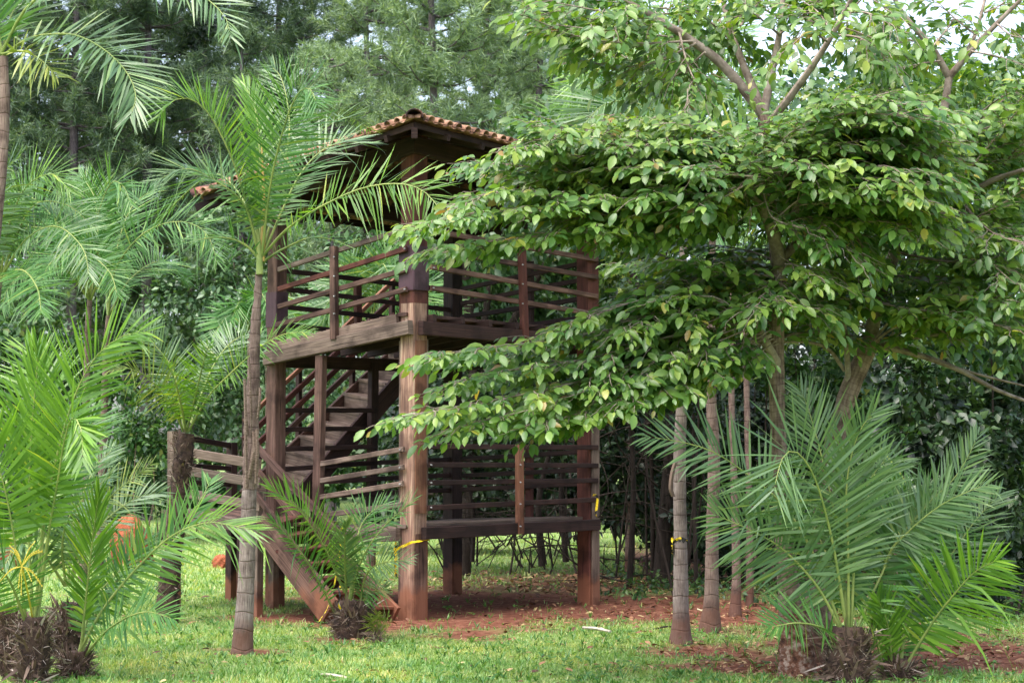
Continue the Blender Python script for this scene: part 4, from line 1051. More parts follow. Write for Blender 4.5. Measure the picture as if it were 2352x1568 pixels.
frond(t, [(1993, 1480), (2035, 1288), (2085, 1222), (2156, 1163), (2215, 1132), (2270, 1112)], D, 16.4, .48, 'palmg', 52, wid=.03, s0=.25, vee=.3)
frond(t, [(1993, 1480), (2040, 1290), (2120, 1170), (2190, 1100), (2225, 1045), (2248, 996)], D, 17.0, .4, 'palmg', 54, wid=.026, s0=.3)
frond(t, [(2050, 1552), (2040, 1440), (2015, 1370)], D, 16.6, .4, 'palmb', 36, wid=.028, a0=45)
frond(t, [(2062, 1552), (2085, 1440), (2130, 1340), (2200, 1330)], D, 17.2, .6, 'palm', 48, wid=.03)
frond(t, [(2030, 1545), (2010, 1460), (1985, 1420)], D, 16.4, .3, 'palmb', 26, wid=.028)

# slim grey palms at the thicket edge
def slim(label, pts, d, fr, mat='ring'):
    t = palm(label, (pts[0][0], pts[0][1]), d, group='slim grey palms at the thicket edge')
    trunk(t, pts, d, mat, 12, .03)
    for pt_, l_, dd in fr: frond(t, pt_, d, d + dd, l_, R.choice(['palm', 'palmg', 'palmb']), 52, wid=.03)
    return t
c_ = (1563, 300)
t1 = slim('slim grey ringed palm with yellow tape round its trunk', [(1564, 1476, 62), (1564, 1445, 46), (1564, 1400, 37), (1563, 1250, 31), (1561, 1060, 29), (1566, 900, 24), (1568, 700, 18), (1570, 460, 14), (1564, 310, 11)], 19.9,
     [([c_, (1560, 190), (1556, 100), (1535, 40)], .75, .5), ([c_, (1500, 190), (1420, 140), (1340, 170), (1300, 230)], .75, 1), ([c_, (1470, 240), (1390, 240), (1330, 300)], .7, -.3), ([c_, (1620, 200), (1700, 170), (1760, 230)], .7, .8), ([c_, (1530, 180), (1470, 80), (1400, 60)], .75, 1.2), ([c_, (1600, 180), (1640, 90), (1700, 60)], .7, 1)])
m_ = MB(); q = spline([P(1550, 1062, 19.75), P(1543, 1090, 19.7), P(1540, 1120, 19.68), P(1546, 1140, 19.7)], 10)
V = np.stack([q - [.02, 0, 0], q + [0, -.03, 0], q + [.025, 0, 0]], 1).reshape(-1, 3); i = np.arange(9) * 3
m_.add(V, np.concatenate([np.stack([i, i + 1, i + 4, i + 3], 1), np.stack([i + 1, i + 2, i + 5, i + 4], 1)])); m_.build('dead_sheath', M['fibre'], t1)
p_ = P(1562, 1240, 19.9); r_ = .072
tape([p_ + np.array([math.cos(a) * r_, math.sin(a) * r_, .012 * math.sin(3 * a)]) for a in np.linspace(-3.3, 3.0, 14)] + [p_ + [-r_ - .01, -.03, -.08], p_ + [-r_, -.03, -.16]], 'yellow tape knotted round a slim grey palm trunk', .05)
c_ = (1640, 420)
slim('slim grey palm with a split pale trunk, just behind the taped one', [(1630, 1444, 60), (1632, 1415, 44), (1634, 1370, 34), (1636, 1230, 29), (1640, 1050, 28), (1633, 900, 24), (1634, 740, 20), (1638, 430, 14)], 21.2,
     [([c_, (1600, 330), (1540, 280), (1470, 320)], .7, .5), ([c_, (1680, 330), (1740, 320), (1790, 390)], .7, .5)], 'ringb')
c_ = (1680, 560)
slim('thin reddish palm trunk, third from the tower', [(1688, 1404, 34), (1690, 1370, 24), (1691, 1300, 20), (1686, 1100, 16), (1680, 900, 14), (1680, 570, 12)], 23.4,
     [([c_, (1640, 470), (1590, 460), (1550, 520)], .6, .5), ([c_, (1720, 470), (1770, 480)], .6, .5)], 'ringb')
slim('thin dim palm trunk farthest from the tower among the slim ones', [(1722, 1372, 20), (1722, 1200, 15), (1716, 950, 14), (1712, 700, 12)], 25,
     [([(1712, 700), (1690, 600), (1640, 570)], .6, .5), ([(1712, 700), (1750, 600), (1800, 600)], .6, .5)], 'ringb')

# palms behind the tower
def backpalm(label, cx, cy, by, d, n, L, spread=1.0, m__=('palm', 'palmg', 'palmb')):
    t = palm(label, (cx, by), d, group='palms behind the tower')
    trunk(t, [(cx - 4, by, 24), (cx, (cy + by) / 2, 18), (cx, cy, 13)], d, 'ringb', 8, .06)
    for k in range(n):
        a = math.pi * (.08 + .84 * (k + R.uniform(-.3, .3)) / max(1, n - 1)); s_ = 150 * spread * R.uniform(.8, 1.15)
        x2, y2 = cx + math.cos(a) * s_ * .6, cy - math.sin(a) * s_ * .9 - 20; x3, y3 = cx + math.cos(a) * s_ * 1.25, cy - math.sin(a) * s_ * .95 + 40 * abs(math.cos(a))
        frond(t, [(cx, cy), (x2, y2), (x3, y3)], d, d + R.uniform(-1.2, 1.2), L, R.choice(m__), 44, wid=.034)
backpalm('leafy palm crown seen through the upper railing', 855, 745, 1300, 29.5, 9, .8, .95)
backpalm('palm crown just left of the upper deck, behind the tower', 735, 790, 1300, 31, 5, .55, .6)
backpalm('low feathery palm crown behind the tall ringed palm', 575, 760, 1280, 30, 4, .5, .5, ('palm', 'palm'))
backpalm('dim palm in the thicket above the right-hand palms', 2060, 1240, 1420, 24, 7, .75, .9, ('palm', 'palmg'))
backpalm('tall pale palm crown rising behind the roof', 1450, 330, 1300, 31, 8, .9, 1.3, ('palmb', 'palm'))

# ------------------------------------------------------------------ broad-leaved trees
def blob(lb_, c, r, n, size, out=.75, drp=.35, simple=True, shell=.45, wr=.5):
    """leaves through an uneven ball of radius r (x, y, z), denser outside, in clumps"""
    k = max(6, n // 26)
    a = unit(rng.normal(0, 1, (k, 3))); rr = (rng.random(k) ** shell)[:, None]
    cl = a * rr
    i = rng.integers(0, k, n)
    p = cl[i] + rng.normal(0, .13, (n, 3)); 
    pw = c + p * r
    d = unit(a[i] * out + rng.normal(0, .6, (n, 3)) + [0, 0, -drp]); nn = unit(a[i] * .7 + [0, -.2, .8] + rng.normal(0, .45, (n, 3)))
    k_ = pw[:, 2] > .02; 
    leaves(lb_, pw[k_], d[k_], nn[k_], size * rng.uniform(.65, 1.3, k_.sum()), wr, simple)

def spray(lb_, tb_, p, d, L, n, size, droop=.35, r0=.005, wr=.5, flat=.35):
    """a leafy twig: leaves alternate in a nearly level plane, hanging a little at the tips"""
    d = unit(np.asarray(d, float)); ts = np.linspace(0, 1, n)
    c = p + d * (L * ts)[:, None] + np.array([0, 0, -1.0]) * (droop * L * ts ** 2)[:, None] + rng.normal(0, .008, (n, 3))
    T = unit(np.gradient(c, axis=0)); up = np.array([0, 0, 1.0]); sd = unit(np.cross(T, up) + 1e-6)
    sg = np.where(np.arange(n) % 2, 1, -1)[:, None]
    ld = T * rng.uniform(.35, .8, n)[:, None] + sd * sg * rng.uniform(.6, 1, n)[:, None] + up * rng.uniform(-.55, .12, n)[:, None]
    nn = up * .85 + sd * sg * rng.uniform(-.1, .3, n)[:, None] + rng.normal(0, flat, (n, 3)) + np.array([0, -.55, 0])
    ld[-1] = T[-1] + [0, 0, -.4]
    leaves(lb_, c + ld * .012, ld, nn, size * rng.uniform(.5, 1.28, n), wr * rng.uniform(.85, 1.15))
    if tb_ is not None: tb_.tube(c[:: max(1, n // 4)], np.linspace(r0, .0018, len(c[:: max(1, n // 4)])), 4, cap=False)

def limb(lb_, tb_, p3, r0, r1, size=.135, dens=1.0, s0=.25, reach=.55, twig_n=8, zsp=.05, droop=.16, bare=False):
    q = spline(p3, 24); tb_.tube(q, np.linspace(r0, r1, 24), 7, .05)
    if bare: return
    L = np.linalg.norm(np.diff(q, axis=0), axis=1).sum()
    n = int(L * (1 - s0) / .105 * dens)
    T = unit(np.gradient(q, axis=0))
    for k in range(n):
        s = s0 + (1 - s0) * (k + R.random()) / n; i = min(23, int(s * 23))
        p = q[i] + (q[min(23, i + 1)] - q[i]) * R.random(); t = T[i]
        sd = np.cross(t, [0, 0, 1.0]); sd /= np.linalg.norm(sd) + 1e-9
        a = R.choice((-1, 1)) * R.uniform(.5, 1.25); 
        d = t * math.cos(a) + sd * math.sin(a) + np.array([0, 0, R.uniform(-zsp, zsp * 1.8)])
        Lk = reach * R.uniform(.55, 1.15) * (1 - .45 * max(0, s - .5) * 2)
        spray(lb_, tb_, p, d, Lk, max(4, int(Lk / .048)), size, droop)
        if R.random() < .7:   # a second twig further out
            spray(lb_, tb_, p + unit(d) * Lk * .5, d + sd * R.uniform(-.8, .8) + np.array([0, 0, R.uniform(-.2, .2)]), Lk * .7, max(4, int(Lk * .7 / .048)), size, droop)
    spray(lb_, tb_, q[-1], T[-1], .3, 7, size, droop)

def PL(d0, d1, *pts): return [P(x, y, d0 + (d1 - d0) * i / (len(pts) - 1)) for i, (x, y) in enumerate(pts)]

D = 17.3
g = P(1828, 1545, D); g[2] = 0
ta = thing('broadleaf_tree', 'large broad-leaved tree whose leafy boughs hang across the tower', 'tree', g)
trunk(ta, [(1830, 1548, 82), (1826, 1490, 72), (1818, 1420, 58), (1800, 1220, 42), (1787, 1000, 37), (1783, 800, 36), (1786, 620, 34), (1772, 450, 31), (1760, 320, 28), (1753, 255, 26)], D, 'band', 14, .05)
trunk(ta, [(1832, 1550, 92), (1830, 1500, 80), (1826, 1450, 74), (1822, 1405, 66)], D, 'scaly', 14, .06, name='trunk_foot')
tb_, lb_ = MB(), MB()
# upper forks
fk = (1754, 262)
U1 = [(PL(D, 17.0, fk, (1660, 150), (1590, 95), (1520, 50), (1430, 0)), 27), (PL(D, 17.9, fk, (1720, 180), (1690, 105), (1668, 30), (1650, -40)), 22), (PL(D, 17.5, fk, (1772, 170), (1790, 80), (1800, -20)), 22), (PL(D, 16.6, (1757, 300), (1790, 255), (1850, 175), (1912, 80), (1960, -10)), 21)]
for p3, w_ in U1: limb(lb_, tb_, p3, px(w_, D) / 2, px(w_ * .5, D) / 2, bare=True)
for d0, d1, pts in ((17.1, 16.4, [(1590, 95), (1450, 100), (1330, 85), (1215, 40)]), (17, 16.5, [(1520, 50), (1400, 30), (1270, 5)]), (17.1, 17.6, [(1620, 120), (1560, 170), (1500, 200)]), (17, 16.7, [(1560, 75), (1580, 150), (1610, 215)]), (17.1, 17.8, [(1600, 100), (1490, 150), (1400, 150), (1330, 140)]),
                    (17.6, 17.9, [(1690, 105), (1620, 40), (1560, -10)]), (17.4, 17, [(1790, 80), (1730, 30), (1680, 0)]), (17.4, 17.4, [(1790, 80), (1850, 30), (1900, -20)]), (16.7, 16.4, [(1900, 95), (1860, 75), (1805, 115)]), (16.7, 16.2, [(1912, 80), (1980, 90), (2040, 140)]), (16.6, 16.2, [(1940, 30), (1990, 30), (2060, 60)]),
                    (16.8, 17.4, [(1912, 80), (1880, 30), (1840, 0)]), (17.2, 18, [(1700, 60), (1740, 10), (1770, -40)]), (17, 17.5, [(1470, 20), (1360, -20)]), (17.1, 16.5, [(1540, 60), (1470, 60), (1390, 70), (1300, 60)])):
    limb(lb_, tb_, PL(d0, d1, *pts), .012, .004, .125, 1.2, .1, .5, droop=.4)
    limb(lb_, tb_, PL(d0 + .5, d1 + .7, *[(x + R.uniform(-25, 25), y - R.uniform(0, 35)) for x, y in pts]), .009, .003, .125, 1.0, .15, .5, droop=.4)
# the boughs that hang in front of the tower
k1, k2, k3 = (1788, 600), (1717, 425), (1780, 770)
limb(lb_, tb_, PL(D, 16.6, (1787, 640), (1785, 575), (1755, 480), k2), px(34, D) / 2, px(24, D) / 2, bare=True)
limb(lb_, tb_, PL(D, 16.7, (1785, 840), (1768, 806), (1740, 755), (1712, 725)), px(28, D) / 2, px(16, D) / 2, bare=True)
limb(lb_, tb_, PL(D, 17.2, (1792, 600), (1830, 560), (1872, 528), (1930, 500)), px(24, D) / 2, px(16, D) / 2, bare=True)
B1 = [(16.6, 15.6, [k2, (1620, 410), (1500, 385), (1350, 335), (1248, 292)]), (16.6, 15.9, [k2, (1560, 430), (1400, 415), (1250, 385), (1105, 372)]), (16.6, 15.4, [k2, (1500, 470), (1300, 452), (1150, 440), (1062, 470)]),
      (16.6, 15.2, [k2, (1470, 495), (1270, 480), (1100, 492), (968, 514)]), (16.6, 15.3, [k2, (1500, 530), (1300, 535), (1130, 555), (1000, 572)]), (16.9, 16.4, [(1760, 450), (1600, 360), (1450, 320), (1320, 302)]),
      (17, 16.2, [(1760, 420), (1680, 340), (1560, 292), (1420, 268)]), (16.6, 15.9, [k2, (1600, 380), (1480, 350), (1370, 360), (1240, 350)]),       (16.6, 16.0, [k2, (1600, 460), (1450, 450), (1320, 420), (1180, 405)])]
B1 += [(17, 16.4, [(1765, 430), (1850, 350), (1950, 300), (2060, 262)]), (17, 16.0, [(1765, 440), (1900, 400), (2050, 350), (2160, 330)]), (17.1, 16.2, [(1872, 528), (1940, 470), (2030, 450), (2135, 500)]), (17.2, 16.0, [(1872, 528), (1950, 510), (2040, 510), (2120, 540)]),
       (17.0, 15.8, [(1770, 470), (1850, 440), (1960, 420), (2080, 440)]), (17.1, 16, [(1780, 520), (1840, 500), (1900, 520), (1960, 590)]), (17, 16.4, [(1760, 400), (1820, 330), (1880, 290), (1960, 240)]), (16.8, 15.8, [k2, (1740, 380), (1800, 370), (1880, 380)]), (16.8, 15.8, [k2, (1680, 400), (1640, 370), (1600, 400)])]
B1 += [(16.8 - .25 * k % 1.2, 15.9 + R.uniform(-.3, .5), [(1760 - 20 * (k % 4), 430 - 12 * (k % 5)), (1640 + R.uniform(-30, 30), 335 + 16 * k), (1530 + R.uniform(-40, 40), 320 + 17 * k), (1400 + R.uniform(-40, 60), 318 + 17 * k)]) for k in range(10)]
B1 += [(17, 16.2 + R.uniform(-.2, .5), [(1790, 520 - 20 * k), (1880, 440 - 24 * k), (1990 + R.uniform(-30, 30), 425 - 26 * k), (2120 + R.uniform(-40, 40), 425 - 27 * k)]) for k in range(7)]
B1 += [(16.5, 16.0, [k2, (1770, 372), (1850, 335), (1930, 330)]), (16.4, 15.9, [(1755, 480), (1800, 440), (1880, 425), (1960, 440)]), (16.5, 16.2, [k2, (1728, 340), (1762, 292)]), (16.5, 16.0, [(1735, 450), (1775, 500), (1830, 520)]), (16.5, 15.9, [k2, (1690, 350), (1640, 300), (1560, 285)]), (16.5, 15.8, [k2, (1760, 400), (1800, 320), (1870, 270)]), (16.6, 15.5, [k2, (1480, 362), (1300, 330), (1180, 338)]), (16.6, 15.7, [k2, (1500, 340), (1350, 300), (1240, 320)])]
B1 += [(16.4, 15.8 + R.uniform(-.2, .3), [(1800, 500 - 16 * k), (1860 + R.uniform(-20, 20), 470 - 24 * k), (1970 + R.uniform(-30, 30), 470 - 30 * k), (2110 + R.uniform(-50, 50), 490 - 31 * k)]) for k in range(9)]
B2 = [(16.7, 16.3, [(1787, 640), (1805, 690), (1860, 705)]), (16.6, 16.2, [(1785, 610), (1760, 670), (1700, 715)]), (16.6, 16.2, [(1787, 590), (1830, 610), (1900, 640)]), (17, 16.4, [(1787, 640), (1680, 630), (1600, 640), (1520, 655), (1450, 685)]), (16.7, 15.9, [(1712, 725), (1620, 690), (1520, 680), (1400, 710), (1290, 745)]), (16.7, 15.6, [(1712, 725), (1560, 735), (1380, 760), (1180, 792), (1000, 812)]),
      (16.7, 15.6, [(1712, 725), (1560, 765), (1360, 820), (1180, 848), (1035, 880)]), (16.7, 15.3, [(1740, 755), (1560, 800), (1350, 870), (1130, 920), (925, 956)]), (16.7, 15.5, [(1740, 760), (1560, 820), (1400, 880), (1240, 930), (1040, 985)]),
      (16.7, 15.6, [(1750, 770), (1580, 850), (1450, 900), (1330, 950), (1215, 975)]), (16.7, 15.8, [(1750, 770), (1620, 850), (1510, 890), (1410, 925)]), (16.7, 16, [(1712, 725), (1660, 690), (1600, 680), (1510, 690)]), (16.9, 16.2, [(1750, 770), (1680, 800), (1600, 800), (1490, 850)]),
      (17, 16.2, [(1780, 700), (1720, 660), (1650, 620), (1570, 600)]), (17, 17.2, [(1787, 640), (1720, 600), (1660, 600), (1590, 620)]), (16.8, 16.0, [(1712, 725), (1600, 720), (1500, 720), (1420, 760)])]
inner = MB()
for (x, y, rx, ry, d) in ((1480, 420, 250, 95, 16.9), (1330, 400, 150, 70, 16.6), (1640, 430, 170, 110, 17.2), (1850, 430, 200, 110, 17.3), (2010, 420, 150, 100, 17.2), (1880, 560, 170, 90, 17.8), (1640, 700, 200, 90, 17.4), (1480, 790, 180, 80, 16.9), (1300, 850, 170, 60, 16.5), (1900, 680, 190, 90, 18.3), (1620, 60, 200, 110, 17.8), (1400, 60, 160, 70, 17.3), (1880, 30, 150, 60, 17.6), (1990, 120, 90, 70, 17.8)):
    c = P(x, y, d); r = np.array([px(rx, d), .75, px(ry, d)]); blob(inner, c, r, int(r[0] * r[2] * 3.14 * 480), .105, simple=False, drp=.5)
inner.build('inner_foliage', M['near'], ta, smooth=True)
for d0, d1, pts in B1 + B2:
    pts = [(pts[0][0] + R.uniform(-26, 22), pts[0][1] + R.uniform(-22, 26))] + list(pts[1:])
    limb(lb_, tb_, PL(d0 + R.uniform(-.2, .3), d1, *pts), .0075, .003, .115, 1.8, .14, .48)
for d0, d1, pts in B1 + B2:      # more boughs of the same tiers, farther in
    for kk in range(2):
        o_ = R.uniform(.3, 1.5)
        pt_ = [(x + R.uniform(0, 40), y + R.uniform(-8, 20)) for x, y in pts]
        limb(lb_, tb_, PL(d0 + .2, d1 + o_, *pt_), .006, .003, .112, 1.4, .12, .48)
for k in range(14):               # shaded inner tier
    y_ = R.uniform(560, 790); pt_ = [(1785, y_ + 30), (1785 + R.uniform(-140, -60), y_), (1785 + R.uniform(-380, -230), y_ + R.uniform(-20, 40))]
    if k % 3 == 0: pt_ = [(1785, y_), (1850, y_ - 20), (1785 + R.uniform(150, 330), y_ + R.uniform(-30, 40))]
    limb(lb_, tb_, PL(D, D + R.uniform(.2, 1.6), *pt_), .009, .003, .118, 1.4, .1, .52)
tb_.build('boughs', M['twig'], ta, smooth=True)
lb_.build('crown', M['near'], ta, smooth=True)

D = 18.2
g = P(1880, 1470, D); g[2] = 0
t2 = thing('broadleaf_tree', 'leaning broad-leaved tree with a long bare bough, behind the largest right-hand palm', 'tree', g)
trunk(t2, [(1872, 1490, 66), (1885, 1300, 54), (1905, 1080, 48), (1940, 930, 44), (1975, 840, 44), (2005, 775, 40)], D, 'band', 12, .05)
tb_, lb_ = MB(), MB()
limb(lb_, tb_, PL(D, 17.8, (2002, 790), (2100, 812), (2200, 848), (2290, 895), (2370, 925)), px(17, D) / 2, px(7, D) / 2, bare=True)
limb(lb_, tb_, PL(D, 18.3, (2150, 830), (2250, 860), (2370, 890)), px(8, D) / 2, px(4, D) / 2, bare=True)
limb(lb_, tb_, PL(D, 18.4, (2000, 785), (2015, 700), (2062, 560), (2100, 470), (2135, 370), (2165, 270), (2180, 178)), px(34, D) / 2, px(18, D) / 2, bare=True)
limb(lb_, tb_, PL(D, 17.8, (1950, 905), (1945, 800), (1940, 740), (1955, 700)), px(16, D) / 2, px(9, D) / 2, bare=True)
limb(lb_, tb_, PL(D, 17.6, (1940, 850), (1900, 800), (1840, 785), (1740, 790)), px(10, D) / 2, px(4, D) / 2, bare=True)
limb(lb_, tb_, PL(18.4, 18.2, (2180, 178), (2140, 110), (2080, 40), (2050, -10)), px(18, D) / 2, px(10, D) / 2, bare=True)
limb(lb_, tb_, PL(18.4, 18.0, (2180, 178), (2230, 118), (2290, 55), (2345, 0)), px(18, D) / 2, px(9, D) / 2, bare=True)
limb(lb_, tb_, PL(18.4, 18.6, (2205, 150), (2240, 80), (2262, 0)), px(12, D) / 2, px(7, D) / 2, bare=True)
limb(lb_, tb_, PL(18.2, 17.4, (2100, 470), (2200, 450), (2290, 410), (2352, 390)), px(18, D) / 2, px(10, D) / 2, bare=True)
C1 = [(17.9, 16.9, [(2005, 785), (2060, 725), (2160, 695), (2290, 690), (2360, 715)]), (17.9, 17.2, [(1955, 700), (1900, 700), (1850, 705), (1795, 700)]), (17.9, 17.0, [(1955, 700), (2000, 695), (2070, 705), (2140, 715)]), (17.9, 16.8, [(2005, 785), (2090, 735), (2210, 730), (2340, 760)]),
      (18.2, 17.2, [(2062, 560), (2150, 470), (2250, 360), (2345, 245)]), (18.2, 17.2, [(2062, 560), (2180, 525), (2280, 480), (2360, 430)]), (18.2, 17, [(2062, 580), (2170, 600), (2260, 600), (2330, 650)]), (18.2, 17.4, [(2100, 470), (2090, 380), (2080, 310), (2000, 260)]),
      (18.3, 17.6, [(2150, 320), (2220, 285), (2290, 230), (2355, 200)]), (18.3, 17.5, [(2135, 370), (2200, 330), (2280, 290), (2370, 300)]), (18.2, 17.6, [(2290, 410), (2320, 360), (2360, 320)]), (18.2, 17.4, [(2020, 690), (1950, 640), (1880, 630)]), (18.2, 17.4, [(2040, 630), (2110, 640), (2200, 655)]),
      (18.3, 18, [(2165, 270), (2130, 240), (2050, 220), (1960, 230)]), (18.3, 17.4, [(2150, 320), (2100, 290), (2030, 310)]), (18, 16.8, [(2200, 450), (2240, 500), (2290, 540), (2360, 560)])]
inner = MB()
for (x, y, rx, ry, d) in ((2200, 330, 170, 100, 18.4), (2300, 480, 150, 110, 18.4), (2140, 480, 140, 100, 18.5), (2150, 620, 170, 90, 18.5), (2300, 650, 150, 100, 18.2), (2120, 720, 170, 50, 18.0), (2080, 110, 110, 60, 18.8), (2250, 150, 140, 60, 18.8), (2320, 60, 80, 60, 18.8), (2130, 220, 170, 60, 18.8)):
    c = P(x, y, d); r = np.array([px(rx, d), .75, px(ry, d)]); blob(inner, c, r, int(r[0] * r[2] * 3.14 * 480), .105, simple=False, drp=.5)
inner.build('inner_foliage', M['near'], t2, smooth=True)
for d0, d1, pts in C1:
    limb(lb_, tb_, PL(d0, d1, *pts), .015, .004, .122, 1.5, .15, .5)
    for kk in range(2): limb(lb_, tb_, PL(d0 + .3, d1 + R.uniform(.3, 1.6), *[(x + R.uniform(-15, 40), y + R.uniform(-20, 50)) for x, y in pts]), .009, .003, .12, 1.25, .15, .5)
for d0, d1, pts in ((18.2, 18, [(2140, 110), (2080, 90), (2020, 100)]), (18.2, 18, [(2080, 40), (2030, 30), (1985, 60)]), (18.1, 17.8, [(2230, 118), (2290, 130), (2350, 150)]), (18.1, 17.6, [(2290, 55), (2320, 80), (2365, 90)]), (18.2, 18.5, [(2240, 80), (2190, 40), (2150, 0)]), (18.2, 18.5, [(2140, 110), (2180, 60), (2200, 20)]), (18.2, 18.8, [(2262, 30), (2300, 10), (2330, -20)]), (18.2, 18, [(2160, 140), (2100, 150), (2040, 170)])):
    limb(lb_, tb_, PL(d0, d1, *pts), .01, .003, .13, 1.0, .1, .42, droop=.4)
tb_.build('boughs', M['twig'], t2, smooth=True)
lb_.build('crown', M['near'], t2, smooth=True)

# ------------------------------------------------------------------ shrubs and the forest behind
def shrub(label, blobs, d, size, mat, dens, name='shrub', cat='shrub', group=None, stems=True, stemmat='barkdk', base=None, jit=1.0):
    """blobs: (x, y, rx, ry) in photograph pixels at distance d (or own d)"""
    bx, by = blobs[0][0], blobs[0][1]
    g = P(bx if base is None else base[0], by, d); g[2] = 0
    t = thing(name, label, cat, g, group); lb_ = MB(); tb_ = MB()
    for b_ in blobs:
        x, y, rx, ry = b_[:4]; dd = b_[4] if len(b_) > 4 else d + R.uniform(-.8, .8) * jit
        c = P(x, y, dd); r = np.array([px(rx, dd), px(min(rx, ry), dd) * .8, px(ry, dd)])
        n = int(1.5 * dens * (r[0] * r[2] * 3.14) / (size * size * .36))
        blob(lb_, c, r, n, size)
        if stems:
            for q_ in range(1 if R.random() < .45 else 0):
                a = np.array([c[0] + R.uniform(-.5, .5) * r[0], c[1] + R.uniform(-.3, .3), 0.]); m0 = (a + c) / 2 + rng.normal(0, .2, 3) * [1, 1, .3]
                tb_.tube(spline([a, m0, c + [R.uniform(-.3, .3) * r[0], 0, r[2] * .6]], 9), np.linspace(.02, .006, 9), 5)
    if stems and tb_.n: tb_.build('stems', M[stemmat], t, smooth=True)
    lb_.build('foliage', M[mat], t, smooth=True)
    return t

# vine-hung bank of bushes on the left, behind the lawn
LB = [('tall vine-hung tree between the thin palms and the tower, pale leaves', [(480, 640, 80, 110), (440, 780, 95, 110), (520, 520, 70, 70), (560, 700, 80, 130), (400, 680, 60, 80)], 44, 'wall', .17),
      ('dark leafy bush above the stair landing', [(500, 900, 100, 110), (570, 960, 90, 110), (420, 930, 80, 100), (610, 830, 70, 100)], 42, 'wall', .16),
      ('low dark bush behind the red earth mound', [(330, 1090, 110, 90), (440, 1100, 100, 90), (520, 1120, 90, 80), (240, 1120, 90, 80)], 43, 'mid', .15),
      ('round leafy bush with big leaves behind the stocky palm', [(330, 980, 80, 70), (300, 1030, 70, 70), (385, 1010, 60, 60)], 41, 'mid', .15),
      ('dark tree wall behind the foreground fronds at the left edge', [(60, 780, 110, 130), (150, 860, 100, 120), (30, 920, 110, 120), (110, 1000, 120, 110), (240, 880, 80, 100)], 44, 'mid', .18),
      ('dim undergrowth under the pines on the left', [(60, 1120, 120, 90), (170, 1130, 110, 90), (300, 800, 80, 90), (250, 700, 70, 70)], 45, 'dkl', .18),
      ('slender vine-covered sapling beside the left tower post', [(640, 640, 60, 110), (620, 760, 60, 100), (660, 900, 70, 100), (670, 1020, 80, 90)], 40, 'wall', .16),
      ('bush seen between the stair flight and the left tower post', [(700, 1080, 90, 80), (790, 1060, 90, 90), (760, 950, 80, 90), (880, 1050, 90, 90), (880, 940, 70, 80)], 38, 'mid', .15)]
for lab, bl, d, mt, sz in LB: shrub(lab, bl, d, sz, mt, 2.6, group='bushes along the forest edge', stemmat='bark')
